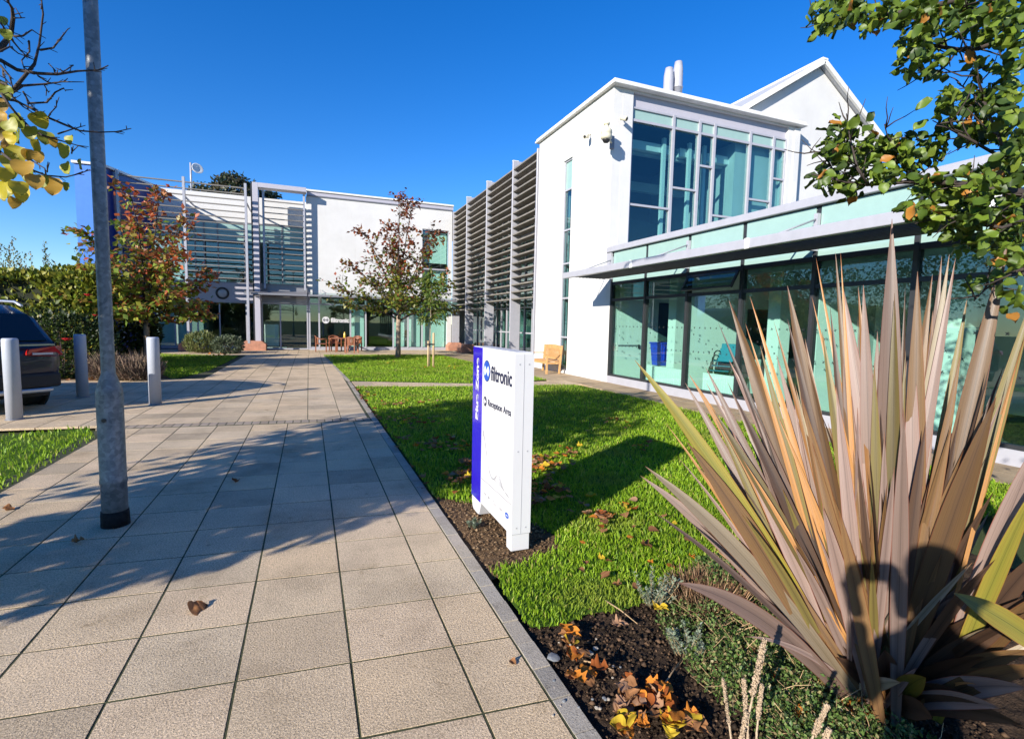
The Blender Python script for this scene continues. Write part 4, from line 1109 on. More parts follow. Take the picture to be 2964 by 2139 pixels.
# ---- the parked car (rear end towards us)
def build_car(wheel_at, heading):
    h = Vector((heading[0], heading[1], 0)).normalized(); l = Vector((-h.y, h.x, 0))
    org = Vector((wheel_at[0], wheel_at[1], 0)) - h*(-1.36) - l*(-0.80)
    e = empty('parked_car', org, 'dark blue estate car parked by the bollards, red tail lamp showing', 'car', rz=math.atan2(h.y, h.x))
    # stations along x (forward): each ring is half a section from sill to roof
    st = [(-2.24, 0.52, 0.44, 0.62, 0.84, 0.86), (-2.20, 0.34, 0.74, 0.90, 0.94, 0.96), (-2.10, 0.30, 0.86, 0.92, 1.00, 1.02), (-1.95, 0.28, 0.90, 0.93, 1.02, 1.06),
          (-1.36, 0.26, 0.91, 0.93, 1.00, 1.04), (-0.2, 0.24, 0.91, 0.93, 0.97, 1.0), (0.9, 0.24, 0.91, 0.92, 0.94, 0.97), (1.5, 0.26, 0.90, 0.90, 0.88, 0.92), (2.0, 0.32, 0.84, 0.82, 0.78, 0.82), (2.25, 0.42, 0.66, 0.62, 0.66, 0.68)]
    v, f = [], []
    for (x, zb, wb, wm, zs, zt) in st:
        ring = [(x, -wb, zb), (x, -wm, (zb+zs)/2), (x, -wm*0.985, zs-0.06), (x, -wm*0.93, zt), (x, 0, zt+0.02), (x, wm*0.93, zt), (x, wm*0.985, zs-0.06), (x, wm, (zb+zs)/2), (x, wb, zb), (x, 0, zb)]
        v += ring
    for i in range(len(st)-1):
        for k in range(10):
            a, b_ = i*10+k, i*10+(k+1) % 10
            f.append((a, b_, b_+10, a+10))
    f.append(tuple(range(10))); f.append(tuple(range((len(st)-1)*10, len(st)*10))[::-1])
    body = mk('body', v, f, M['carpaint'], e, True, True)
    bm = bmesh.new(); bm.from_mesh(body.data); bmesh.ops.recalc_face_normals(bm, faces=bm.faces); bm.to_mesh(body.data); bm.free()
    md = body.modifiers.new('s', 'SUBSURF'); md.levels = 2; md.render_levels = 2
    # cabin
    cs = [(-2.12, 0.86, 1.00, 1.02), (-2.0, 0.84, 1.0, 1.16), (-1.78, 0.76, 1.0, 1.46), (-1.45, 0.70, 1.0, 1.60), (-0.6, 0.69, 1.0, 1.66), (0.2, 0.68, 1.0, 1.62), (0.55, 0.70, 1.0, 1.5), (1.25, 0.80, 0.94, 1.0)]
    v, f = [], []
    for x, w, zb, zt in cs:
        wb = 0.88
        v += [(x, -wb, zb), (x, -(w+wb)/2-.01, (zb+zt)/2), (x, -w, zt-0.05), (x, -w*0.85, zt), (x, 0, zt+0.02), (x, w*0.85, zt), (x, w, zt-0.05), (x, (w+wb)/2+.01, (zb+zt)/2), (x, wb, zb)]
    for i in range(len(cs)-1):
        for k in range(8):
            a = i*9+k
            f.append((a, a+1, a+10, a+9))
    f.append(tuple(range(9))); f.append(tuple(range((len(cs)-1)*9, len(cs)*9))[::-1])
    cab = mk('cabin', v, f, M['carpaint'], e, True, True)
    bm = bmesh.new(); bm.from_mesh(cab.data); bmesh.ops.recalc_face_normals(bm, faces=bm.faces); bm.to_mesh(cab.data); bm.free()
    # glazing proud of the cabin: rear screen and side windows
    MB().prism([(-2.105, -0.76, 1.06), (-2.105, 0.76, 1.06), (-1.79, 0.66, 1.475), (-1.79, -0.66, 1.475)], (-0.012, 0, 0.012)).obj('rear_screen', M['carglass'], e, local=True, bevel=0.008)
    for s_ in (-1, 1):
        for (xa, xb, xc, xd) in ((-1.75, -0.95, -1.0, -1.55), (-0.88, 0.05, -0.05, -0.9), (0.12, 0.95, 0.45, 0.02)):
            MB().prism([(xa, s_*0.885, 1.06), (xb, s_*0.885, 1.05), (xc, s_*0.735, 1.50), (xd, s_*0.735, 1.48)], (0, s_*0.012, 0.004)).obj('side_window', M['carglass'], e, local=True)
        MB().tube([(-1.75, s_*0.62, 1.60), (-1.5, s_*0.64, 1.665), (-0.3, s_*0.62, 1.70), (0.25, s_*0.62, 1.66)], 0.02, 8).obj('roof_rail', M['silver'], e, local=True, smooth=True)
        # tail lamp wraps round the corner
        b = MB().prism([(-2.275, s_*0.40, 0.86), (-2.275, s_*0.78, 0.83), (-2.13, s_*0.955, 0.84), (-2.06, s_*0.965, 0.99), (-2.25, s_*0.78, 0.985), (-2.285, s_*0.44, 0.95)], (0.06, 0, 0))
        b.obj('tail_lamp', M['lampred'], e, local=True, bevel=0.008)
        MB().box(-2.298, -2.27, *(sorted((s_*0.48, s_*0.74))), 0.865, 0.895).obj('reversing_lamp', M['lampclear'], e, local=True)
        MB().box(-2.262, -2.2, *(sorted((s_*0.55, s_*0.80))), 0.50, 0.545).obj('reflector', M['lampred'], e, local=True)
        for xw in (-1.36, 1.32):
            w = empty('wheel', (xw, s_*0.80, 0.34)); w.parent = e
            q_ = MB().lathe([(0.24, -0.11), (0.32, -0.11), (0.345, -0.07), (0.345, 0.07), (0.32, 0.11), (0.24, 0.11)], (0, 0, 0), 28).obj('tyre', M['rubber'], w, smooth=True, local=True)
            q_.rotation_euler = (rad(90), 0, 0)
            q_ = MB().lathe([(0.0, -0.09), (0.08, -0.10), (0.235, -0.085), (0.235, 0.085), (0.08, 0.10), (0.0, 0.09)], (0, 0, 0), 20).obj('rim', M['silver'], w, smooth=True, local=True)
            q_.rotation_euler = (rad(90), 0, 0)
            q_ = MB().lathe([(0.40, -0.02), (0.41, 0.0), (0.40, 0.02), (0.35, 0.02), (0.35, -0.02)], (0, 0, 0), 28).obj('arch', M['cardark'], w, local=True)
            q_.rotation_euler = (rad(90), 0, 0); q_.location = (0, s_*0.115, 0.0)
    MB().box(-2.285, -2.2, -0.78, 0.78, 1.0, 1.028).obj('chrome_strip', M['chrome'], e, local=True)
    MB().box(-2.30, -2.1, -0.84, 0.84, 0.36, 0.58).obj('bumper', M['cardark'], e, local=True, bevel=0.04, seg=2)
    MB().box(-2.318, -2.2, -0.72, 0.72, 0.29, 0.355).obj('skid_plate', M['silver'], e, local=True, bevel=0.02)
    MB().box(-2.285, -2.2, -0.27, 0.27, 0.66, 0.79).obj('number_plate', M['cardark'], e, local=True)
    MB().box(-2.0, 2.0, -0.8, 0.8, 0.20, 0.34).obj('underbody', M['cardark'], e, local=True)
    return e
build_car((-4.76, 11.6), (-0.72, 0.70)).scale = (1.05, 1.05, 1.09)
# ------------------------------------------------------------------ vegetation
M['leaf'] = leafy('leaf', 0.35)
M['leafgloss'] = leafy('glossy leaf', 0.28, 0.45, 0.4)
M['grass'] = leafy('grass blade', 0.42, 0.5, 0.3)
M['dry'] = leafy('dry leaf', 0.25, 0.7, 0.2)
M['bark'] = plain('bark', (0.32, 0.235, 0.165), 0.9, var=0.35, scale=18, bump=0.7, bscale=40)
M['barkdark'] = plain('dark twig bark', (0.045, 0.033, 0.028), 0.85, var=0.3, scale=20)
M['twig'] = plain('dry twig', (0.42, 0.28, 0.15), 0.85, var=0.3, scale=20)

def unit(n):
    v = RNG.normal(size=(n, 3)); return v/np.linalg.norm(v, axis=1, keepdims=True)
def norm(v): return v/np.maximum(np.linalg.norm(v, axis=1, keepdims=True), 1e-9)
LEAF_OVAL = np.array([[0, 0, 0], [-.32, .25, .06], [-.38, .5, .09], [-.24, .78, .05], [0, 1, -.08], [.24, .78, .05], [.38, .5, .09], [.32, .25, .06], [0, .5, 0]])
LEAF_OVAL_F = [[0, 8, 1], [1, 8, 2], [2, 8, 3], [3, 8, 4], [4, 8, 5], [5, 8, 6], [6, 8, 7], [7, 8, 0]]
LEAF_ROUND = np.array([[0, 0, 0], [-.40, .10, .05], [-.52, .42, .10], [-.36, .75, .06], [0, 1.08, -.06], [.36, .75, .05], [.52, .42, .11], [.40, .10, .04], [0, .5, 0]])
LEAF_KITE = np.array([[0, 0, 0], [-.3, .45, .06], [0, 1, -.05], [.3, .45, .06]])
LEAF_KITE_F = [[0, 2, 1], [0, 3, 2]]
LEAF_NARROW = np.array([[0, 0, 0], [-.13, .4, .03], [0, 1, -.12], [.13, .4, .03]])
LEAF_LOBED = np.array([[0, 0, 0], [-.30, -.06, .06], [-.55, .20, .12], [-.30, .32, .03], [-.50, .62, .14], [-.20, .62, .02], [0, 1.05, -.10], [.20, .62, .02], [.50, .62, .12], [.30, .32, .03], [.55, .20, .14], [.30, -.06, .06], [0, .42, 0]])
LEAF_LOBED_F = [[i, 12, (i+1) % 12] for i in range(12)][:]
LEAF_LOBED_F = [[a, b, c] for a, b, c in LEAF_LOBED_F]
def outline_leaf(kind, n=14, seed=0):
    r = np.random.default_rng(seed); pts = []
    for i in range(n+1):
        t = i/n
        if kind == 'oval': w = .40*math.sin(math.pi*t**.85)**.8*(1 if t < .9 else .6)
        elif kind == 'round': w = .52*math.sin(math.pi*min(1, (t*.96+.04))**.62)**.62
        else: w = .50*math.sin(math.pi*t**.7)**.6*(1+.30*math.cos(t*15.5))
        pts.append((w, t))
    L = [(-w, t, .22*abs(w)+.05*math.sin(7*t)) for w, t in pts]; Rr = [(w, t, .22*abs(w)+.05*math.sin(7*t+1)) for w, t in pts]; C = [(0, t, -.10*t*t) for w, t in pts]
    v = np.array(L+C+Rr); v[:, 2] += r.normal(0, .012, len(v)); k = n+1
    f = []
    for i in range(n):
        for a in (0, k): f += [[a+i, a+k+i, a+k+i+1], [a+i, a+k+i+1, a+i+1]]
    return v, f
OV, OVF = outline_leaf('oval', 8); RD, RDF = outline_leaf('round', 10); LB, LBF = outline_leaf('lobed', 14)
OV6, OV6F = outline_leaf('oval', 5)
def leaves(name, P, D, Nn, size, cols, mat, parent, shape=LEAF_KITE, faces=LEAF_KITE_F, smooth=False):
    """one mesh of many leaves: P base points, D growth directions, Nn rough normals"""
    P, D, Nn = np.asarray(P, float), norm(np.asarray(D, float)), np.asarray(Nn, float)
    n = len(P)
    S = norm(np.cross(D, Nn)); U = np.cross(S, D)
    size = np.broadcast_to(size, (n,))[:, None, None]
    sh = shape[None] * size
    V = P[:, None, :] + sh[..., 0:1]*S[:, None, :] + sh[..., 1:2]*D[:, None, :] + sh[..., 2:3]*U[:, None, :]
    k = shape.shape[0]
    F = (np.array(faces)[None] + (np.arange(n)*k)[:, None, None]).reshape(-1, 3)
    C = np.repeat(np.asarray(cols, float)[:, None, :], k, axis=1)
    return bulk(name, V.reshape(-1, 3), F, C.reshape(-1, 3), mat, parent, smooth)
def pick(pal, n, w=None, jit=0.18):
    pal = np.array(pal, float); i = RNG.choice(len(pal), n, p=None if w is None else np.array(w)/sum(w))
    return np.clip(pal[i]*RNG.uniform(1-jit, 1+jit, (n, 1)) , 0, 1)

# ---- grass
GRASS_PAL = [(0.20, 0.34, 0.016), (0.25, 0.40, 0.02), (0.31, 0.45, 0.03), (0.15, 0.28, 0.016), (0.44, 0.44, 0.10)]
def grass(poly, dens0, name, label, hmin, hmax, near=2.4, falloff=1.6, mind=250, wid=0.0035, edge_yellow=None):
    xs_ = [p[0] for p in poly]; ys_ = [p[1] for p in poly]
    x0, x1, y0, y1 = min(xs_), max(xs_), min(ys_), max(ys_)
    A = (x1-x0)*(y1-y0)
    n = int(A*dens0)
    px = RNG.uniform(x0, x1, n); py = RNG.uniform(y0, y1, n)
    k = inside(poly, px+RNG.normal(0, .022, n), py+RNG.normal(0, .022, n))
    d = np.hypot(px, py)
    k &= RNG.random(n) < np.clip((near/np.maximum(d, near))**falloff, mind/dens0, 1)
    # only what lies within the camera's wide view (and a step beside it)
    az = np.degrees(np.arctan2(px, py)); k &= (az > -40) & (az < 80)
    px, py, d = px[k], py[k], d[k]; n = len(px)
    sc = np.clip(d/near, 1, 4.0)**0.62
    th = RNG.uniform(0, 2*np.pi, n); h = RNG.uniform(hmin, hmax, n)*RNG.choice([1, 1, 1, 1.35], n)*np.clip(sc, 1, 1.5)
    # low-frequency tufts
    tuft = np.sin(px*9+np.sin(py*7)*2)*np.sin(py*8+np.sin(px*5)*2)
    h *= 1+0.22*tuft
    w = wid*sc*RNG.uniform(0.7, 1.3, n)
    lean = RNG.uniform(0.15, 0.75, n)*h; la = RNG.uniform(0, 2*np.pi, n)
    S = np.stack([np.cos(th), np.sin(th), np.zeros(n)], 1)
    L = np.stack([np.cos(la), np.sin(la), np.zeros(n)], 1)
    B = np.stack([px, py, np.full(n, -0.006)], 1)
    mid = B + L*(lean*0.3)[:, None] + np.array([0, 0, 1])*(h*0.6)[:, None]
    tip = B + L*lean[:, None] + np.array([0, 0, 1])*(h*0.95)[:, None]
    V = np.stack([B-S*w[:, None], B+S*w[:, None], mid+S*(w*.7)[:, None], mid-S*(w*.7)[:, None], tip], 1)
    F = (np.array([[0, 1, 2], [0, 2, 3], [3, 2, 4]])[None] + (np.arange(n)*5)[:, None, None]).reshape(-1, 3)
    c = pick(GRASS_PAL, n, [3, 4, 3, 3, 0.7], 0.2)
    patch = 0.5+0.5*np.sin(px*1.7+1.3*np.sin(py*1.1))*np.sin(py*1.9+px*.6)
    c *= (0.85+0.3*patch)[:, None]
    worn = np.clip(np.sin(px*2.9+py*1.3)*np.sin(py*3.7-px*.8)*1.6-.7, 0, 1)
    c = c*(1-.45*worn[:, None])+np.array((.30, .27, .07))*(.45*worn[:, None])
    C = np.repeat(c[:, None, :], 5, axis=1)
    C[:, 4] *= 1.15
    o = bulk(name, V.reshape(-1, 3), F, np.clip(C.reshape(-1, 3), 0, 1), M['grass'])
    tag(o, label, 'grass', kind='stuff')
    return n
ng = [grass(LAWN_FRONT, 9000, 'grass', 'front lawn grass between the path, the sign and the glazed wing', 0.018, 0.033),
      grass(LAWN_BACK, 650, 'grass', 'rear lawn grass below the maple tree', 0.025, 0.042, mind=450),
      grass(LAWN_LEFT, 500, 'grass', 'small lawn left of the path before the entrance', 0.025, 0.042, mind=400),
      grass(VERGE, 2600, 'grass', 'grass verge at the left picture edge', 0.024, 0.042)]

# ---- branch helpers
def limb(b, pts, r0, r1, n=7):
    k = len(pts); b.tube(pts, [r0+(r1-r0)*i/(k-1) for i in range(k)], n)
def wander(a, d, L, steps, bend, droop=0.0):
    a, d = Vector(a), Vector(d).normalized(); pts = [a.copy()]
    for i in range(steps):
        d = (d + Vector((random.uniform(-1, 1), random.uniform(-1, 1), random.uniform(-1, 1)))*bend + Vector((0, 0, -droop))).normalized()
        a = a + d*(L/steps); pts.append(a.copy())
    return pts

# ---- the two maples: sprays of leaves held on layered limbs
def maple(name, base, H, label, spread, clear, nl, colfn, leaf=0.13, group=None, seedv=1, trunk=0.11, layers=None):
    random.seed(seedv)
    e = empty(name, base, label, 'tree', group)
    base = Vector(base)
    tr = MB(); br = MB()
    fork = base + Vector((0.02, 0, clear))
    limb(tr, [base+Vector((0, 0, -.05)), base+Vector((.01, 0, clear*.5)), fork], trunk, trunk*.78, 12)
    P, D, Q = [], [], []
    nlimb = 17
    for i in range(nlimb):
        f = i/(nlimb-1)
        az = i*2.399+random.uniform(-.3, .3)
        el = rad(12+68*f**1.45)
        L = (H-clear)*(0.55+0.45*f)*(1 if f > .93 else random.uniform(.75, 1.0))
        L = min(L, spread/max(math.cos(el), .05)*random.uniform(.85, 1.05))
        d = Vector((math.cos(az)*math.cos(el), math.sin(az)*math.cos(el), math.sin(el)))
        st = fork + Vector((0, 0, -0.45*(1-f)*clear*0.3 + 0.5*f))
        # start steep, level out
        pts = [st]
        dd = (d + Vector((0, 0, .9))).normalized(); steps = 7
        for s in range(steps):
            t = s/steps
            dd = (dd*(.55) + d*(0.5+t*.6) + Vector((0, 0, -0.12*t*(1-f))) + Vector((random.uniform(-1, 1), random.uniform(-1, 1), random.uniform(-1, 1)))*.10).normalized()
            pts.append(pts[-1] + dd*(L/steps))
        limb(br, pts, trunk*.42*(1-.25*f), 0.012, 6)
        for s in range(2, steps+1):
            for q in range(3):
                a2 = random.uniform(0, 6.28)
                out = (pts[s]-pts[s-1]).normalized()
                sd = (out*0.7 + Vector((math.cos(a2), math.sin(a2), random.uniform(-.1, .3)))*.8).normalized()
                sub = wander(pts[s], sd, random.uniform(.45, .95)*(H/7), 4, .18)
                limb(br, sub, .012, .004, 4)
                for pt in sub[1:]:
                    for r in range(2):
                        P.append(pt + Vector((random.gauss(0, .09), random.gauss(0, .09), random.gauss(0, .05))))
                        D.append(sd)
        for r in range(4):
            P.append(pts[-1]+Vector((random.gauss(0, .06), random.gauss(0, .06), random.gauss(0, .12)))); D.append(out)
    tr.obj('trunk', M['bark'], e, smooth=True); br.obj('branches', M['barkdark'], e, smooth=True)
    P = np.array([tuple(p) for p in P]); D = np.array([tuple(p) for p in D])
    rep = max(1, int(nl/len(P)))
    P = np.repeat(P, rep, 0) + RNG.normal(0, .075, (len(P)*rep, 3))*[1, 1, .6]
    D = np.repeat(D, rep, 0)*0.7 + unit(len(P))*.8 + [0, 0, -.35]
    Nn = unit(len(P))*.7 + [0, 0, 1.0]
    leaves('crown', P, D, Nn, RNG.uniform(leaf*.7, leaf*1.25, len(P)), colfn(P, base, H), M['leaf'], e, LEAF_KITE*np.array([1.25, 1, 1]), LEAF_KITE_F)
RED = [(0.33, 0.07, 0.03), (0.30, 0.12, 0.04), (0.42, 0.11, 0.04), (0.26, 0.13, 0.05)]
GRN = [(0.14, 0.20, 0.025), (0.10, 0.155, 0.022), (0.24, 0.25, 0.035), (0.22, 0.17, 0.04)]
def col_mid(P, base, H):
    z = (P[:, 2]-base.z)/H; x = (P[:, 0]-base.x)
    f = np.clip((z-0.47)/0.30 - 0.12*x + RNG.normal(0, .3, len(P)), 0, 1)
    pr = RNG.random(len(P)) < f
    return np.where(pr[:, None], pick(RED, len(P), jit=.3)*.72, pick(GRN, len(P))*.9)
def col_left(P, base, H):
    z = (P[:, 2]-base.z)/H; x = P[:, 0]-base.x
    f = np.clip(0.12 + (z-0.5)*1.2 + 0.25*x + RNG.normal(0, .25, len(P)), 0.1, 1)
    pr = RNG.random(len(P)) < f
    return np.where(pr[:, None], pick(RED, len(P), jit=.3)*1.2, pick(GRN, len(P), [3, 2, 4, 2])*1.35)
maple('maple_tree', (3.78, 23.5, 0), 6.5, 'red and green maple standing on the rear lawn before the white wall', 3.9, 1.9, 7000, col_mid, leaf=0.17, seedv=5, trunk=0.125)
maple('maple_tree', (-4.62, 18.6, 0), 4.7, 'bushy russet maple left of the path, behind the lamp post', 1.75, 1.5, 5200, col_left, leaf=0.17, seedv=21, trunk=0.09)

# ---- young staked tree
yt = empty('young_tree', (4.14, 18.55, 0), 'slender young green tree tied to a stake on the rear lawn', 'tree')
t = MB(); limb(t, [(4.14, 18.55, 0), (4.15, 18.55, 1.0), (4.17, 18.55, 2.2), (4.19, 18.55, 3.5)], .022, .006, 7); 
P, D = [], []
random.seed(3)
for i in range(26):
    z = 1.65+1.8*random.random(); a = random.uniform(0, 6.28); L = random.uniform(.25, .6)*(1.15-0.5*abs(z-2.3)/1.3)
    sub = wander((4.17, 18.55, z), (math.cos(a), math.sin(a), .6), L, 4, .15, .1)
    limb(t, sub, .008, .003, 4)
    for p in sub[1:]:
        for r in range(9): P.append(p+Vector((random.gauss(0, .07), random.gauss(0, .07), random.gauss(0, .09)))); D.append((math.cos(a), math.sin(a), -.7))
t.obj('trunk', M['bark'], yt, smooth=True)
P = np.array([tuple(p) for p in P]); n = len(P)
leaves('crown', P, np.array(D)+unit(n)*.8, unit(n)+[0, 0, .8], RNG.uniform(.12, .2, n), pick([(0.10, 0.16, 0.02), (0.07, 0.12, 0.018), (0.16, 0.19, 0.03)], n), M['leaf'], yt, LEAF_NARROW*np.array([1.4, 1, 1]), LEAF_KITE_F)
sk_ = empty('tree_stake', (4.22, 18.5, 0), 'peeled wooden stake with a black tie holding the young tree', 'stake')
MB().tube([(4.26, 18.46, -.1), (4.26, 18.46, 1.22), (4.26, 18.46, 1.25)], [.04, .04, .03], 10).obj('post', M['stake'], sk_, smooth=True)
MB().tube([(4.06, 18.46, -.1), (4.06, 18.46, 0.95)], [.028, .028], 10).obj('post', M['stake'], sk_, smooth=True)
MB().box(4.03, 4.30, 18.42, 18.60, 0.80, 0.85).obj('tie', M['black'], sk_)

# ---- hedge, roses and shrubs at the left
def shrub(name, c, r, n, label, cat, pal, w=None, size=.09, mat='leaf', shape=LEAF_KITE, faces=LEAF_KITE_F, up=.4, hollow=.55, group=None, stems=8, flat=0.0):
    e = empty(name, (c[0], c[1], 0), label, cat, group)
    u = unit(n); rr = RNG.uniform(hollow, 1.0, n)**(1/2.0)
    lump = 1+0.16*np.sin(u[:, 0]*7+c[0])*np.sin(u[:, 1]*6+c[1]*2)*np.sin(u[:, 2]*6)
    P = np.array(c) + u*rr[:, None]*np.array(r)*lump[:, None]
    P[:, 2] = np.maximum(P[:, 2], .02+RNG.uniform(0, .05, n))
    leaves('foliage', P, u+unit(n)*.7+[0, 0, up], unit(n)*.8+u, RNG.uniform(size*.7, size*1.3, n), pick(pal, n, w), M[mat], e, shape, faces)
    b = MB()
    for k in range(stems):
        a = random.uniform(0, 6.28); q = random.uniform(.2, .75)
        limb(b, [(c[0], c[1], 0), (c[0]+r[0]*q*.5*math.cos(a), c[1]+r[1]*q*.5*math.sin(a), c[2]), (c[0]+r[0]*q*math.cos(a), c[1]+r[1]*q*math.sin(a), c[2]+r[2]*.6)], .015, .005, 5)
    b.obj('stems', M['barkdark'], e)
    return e
hd = empty('clipped_hedge', (-9.5, 18.4, 0), 'tall yellow-green clipped hedge behind the car', 'hedge')
n = 15000
hx = RNG.uniform(-14.5, -5.6, n); side_ = RNG.random(n)
hz = RNG.uniform(0.1, 2.72, n); hy = 17.7 + RNG.uniform(0, .35, n) + .12*np.sin(hx*2.3)+.1*np.sin(hz*4+hx)
top = side_ < .3
hz = np.where(top, 2.68+RNG.uniform(-.1, .18, n)+.1*np.sin(hx*1.9), hz); hy = np.where(top, RNG.uniform(17.6, 19.4, n), hy)
end = side_ > .86
hx = np.where(end, -5.7+RNG.uniform(-.3, .15, n), hx); hy = np.where(end, RNG.uniform(17.7, 19.4, n), hy)
P = np.stack([hx, hy, hz], 1)
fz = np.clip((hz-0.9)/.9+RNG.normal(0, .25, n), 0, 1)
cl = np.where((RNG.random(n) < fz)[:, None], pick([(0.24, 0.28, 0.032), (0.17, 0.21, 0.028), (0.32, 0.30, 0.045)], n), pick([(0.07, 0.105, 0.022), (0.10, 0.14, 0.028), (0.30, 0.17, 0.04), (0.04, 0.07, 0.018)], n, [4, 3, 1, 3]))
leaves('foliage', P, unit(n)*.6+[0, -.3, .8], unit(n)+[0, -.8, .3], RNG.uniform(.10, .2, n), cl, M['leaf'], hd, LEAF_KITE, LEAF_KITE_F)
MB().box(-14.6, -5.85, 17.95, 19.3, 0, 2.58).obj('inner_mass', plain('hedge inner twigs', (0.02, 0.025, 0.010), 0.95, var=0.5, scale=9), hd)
# upright shoots on top
m_ = 90; sx_ = RNG.uniform(-14, -5.7, m_); sy_ = RNG.uniform(17.7, 19, m_)
PP, DD = [], []
for x, y in zip(sx_, sy_):
    L = random.uniform(.15, .75)*(1.3 if x > -8.5 else .8)
    for k in range(int(L*34)): PP.append((x+random.gauss(0, .02), y, 2.68+L*k/(L*34))); DD.append((random.gauss(0, .6), random.gauss(0, .6), 1))
n2 = len(PP); leaves('shoots', np.array(PP), np.array(DD), unit(n2), RNG.uniform(.05, .09, n2), pick([(0.14, 0.15, 0.04), (0.18, 0.16, 0.07)], n2), M['leaf'], hd, LEAF_KITE, LEAF_KITE_F)
rb = shrub('rose_bush', (-5.9, 16.5, .75), (1.15, .75, .95), 3800, 'dark glossy rose bush with red blooms behind the second bollard', 'bush', [(0.02, 0.04, 0.010), (0.025, 0.042, 0.014), (0.07, 0.11, 0.02), (0.22, 0.18, 0.02)], [4, 4, 2, .4], .10, 'leafgloss')
M['rosered'] = plain('rose red', (0.55, 0.012, 0.015), 0.5, var=0.2, scale=30)
def rose(p, r):
    b = MB()
    for k in range(9):
        a = k*2.4; q = r*(.25+.085*k)
        b.obox(Vector(p)+Vector((math.cos(a)*q*.6, math.sin(a)*q*.6, r*.35-.05*q)), Vector((math.cos(a), math.sin(a), .6))*r*.36, Vector((-math.sin(a), math.cos(a), 0))*r*.42, Vector((0, 0, r*.05)))
    b.obj('bloom', M['rosered'], rb, bevel=r*.03)
rose((-5.55, 15.72, .98), .11); rose((-4.85, 15.95, 1.05), .10); rose((-5.2, 16.1, 2.1), .09); rose((-5.1, 16.2, 1.6), .07); rose((-4.75, 15.9, .45), .08)
shrub('evergreen_bush', (-6.6, 22.3, 1.0), (1.5, .9, 1.45), 9000, 'dark evergreen bush between the hedge and the blue wall', 'bush', [(0.025, 0.042, 0.014), (0.05, 0.075, 0.018), (0.09, 0.10, 0.02)], None, .15)
for k, (x, y, r, h, lb) in enumerate(((-4.75, 15.75, .55, .72, 'dry grey-brown lavender clump between two bollards, the left one'), (-4.05, 15.55, .58, .70, 'dry grey-brown lavender clump between two bollards, the right one'))):
    e = empty('lavender_clump', (x, y, 0), lb, 'plant', 'dried lavender clumps')
    nn_ = 1500; th = RNG.uniform(0, 6.28, nn_); q = np.sqrt(RNG.random(nn_))*r; L = RNG.uniform(.35, 1.0, nn_)*h*(1.1-.5*q/r)
    P = np.stack([x+np.cos(th)*q*.75, y+np.sin(th)*q*.75, RNG.uniform(0, .3, nn_)*h], 1); D = np.stack([np.cos(th)*q/r*.6, np.sin(th)*q/r*.6, np.ones(nn_)], 1)+RNG.normal(0, .16, (nn_, 3))
    leaves('stalks', P, D, unit(nn_), L, pick([(0.30, 0.21, 0.16), (0.22, 0.15, 0.12), (0.38, 0.28, 0.20), (0.16, 0.13, 0.09)], nn_), M['dry'], e, LEAF_NARROW*np.array([.16, 1, .4]), LEAF_KITE_F)
    n3 = 900; u = unit(n3); P = np.array((x, y, h*.38))+u*np.array((r*.85, r*.85, h*.42)); P[:, 2] = np.abs(P[:, 2])
    leaves('foliage', P, u+unit(n3)*.6+[0, 0, .5], unit(n3), RNG.uniform(.04, .09, n3), pick([(0.17, 0.13, 0.09), (0.12, 0.10, 0.07), (0.24, 0.17, 0.12)], n3), M['dry'], e)
shrub('rosemary_bush', (-4.6, 27.2, .42), (.75, .5, .55), 2600, 'upright pale green rosemary bush on the small lawn', 'bush', [(0.16, 0.19, 0.05), (0.11, 0.14, 0.04), (0.20, 0.22, 0.09)], None, .13, 'leaf', LEAF_NARROW, LEAF_KITE_F, up=1.6, group='shrubs before the entrance')
shrub('hebe_bush', (-3.5, 26.8, .38), (.66, .5, .46), 2300, 'round grey-green hebe bush next to the rosemary', 'bush', [(0.12, 0.16, 0.09), (0.07, 0.10, 0.05), (0.20, 0.24, 0.16)], None, .09, 'leaf', group='shrubs before the entrance')
# trees and a low roof beyond
def far_tree(x, y, z0, r, n, label, pal):
    e = empty('distant_tree', (x, y, 0), label, 'tree', 'trees behind the buildings')
    t = MB(); limb(t, [(x, y, 0), (x+.1, y, z0*.6), (x, y, z0)], .28, .12, 8)
    for k in range(7):
        a = k*.9; limb(t, [(x, y, z0*.75), (x+math.cos(a)*r*.4, y+math.sin(a)*r*.4, z0+r*.1), (x+math.cos(a)*r*.8, y+math.sin(a)*r*.8, z0+r*.35)], .09, .02, 5)
    t.obj('trunk', M['barkdark'], e)
    u = unit(n); lump = 1+.25*np.sin(u[:, 0]*6+x)*np.sin(u[:, 2]*7+y)*np.sin(u[:, 1]*5)
    P = np.array((x, y, z0))+u*(RNG.uniform(.3, 1, n)**.5*lump)[:, None]*np.array((r, r, r*.75))
    leaves('crown', P, unit(n)+[0, 0, -.2], unit(n)+u, RNG.uniform(.2, .4, n), pick(pal, n), M['leaf'], e)
far_tree(-5.0, 44, 11.15, 1.7, 1500, 'dark conifer top showing above the rear roof beside the dish', [(0.025, 0.042, 0.02), (0.05, 0.065, 0.025), (0.07, 0.06, 0.03)])
far_tree(-7.2, 46, 10.9, 1.3, 900, 'low dark tree top behind the rear roof, left of the conifer', [(0.025, 0.042, 0.02), (0.06, 0.07, 0.03)])
far_tree(-3.0, 45, 10.7, 1.3, 900, 'low dark tree top behind the rear roof, right of the conifer', [(0.025, 0.042, 0.02), (0.06, 0.07, 0.03)])
PALG = [(0.04, 0.075, 0.025), (0.06, 0.10, 0.03), (0.08, 0.11, 0.03)]
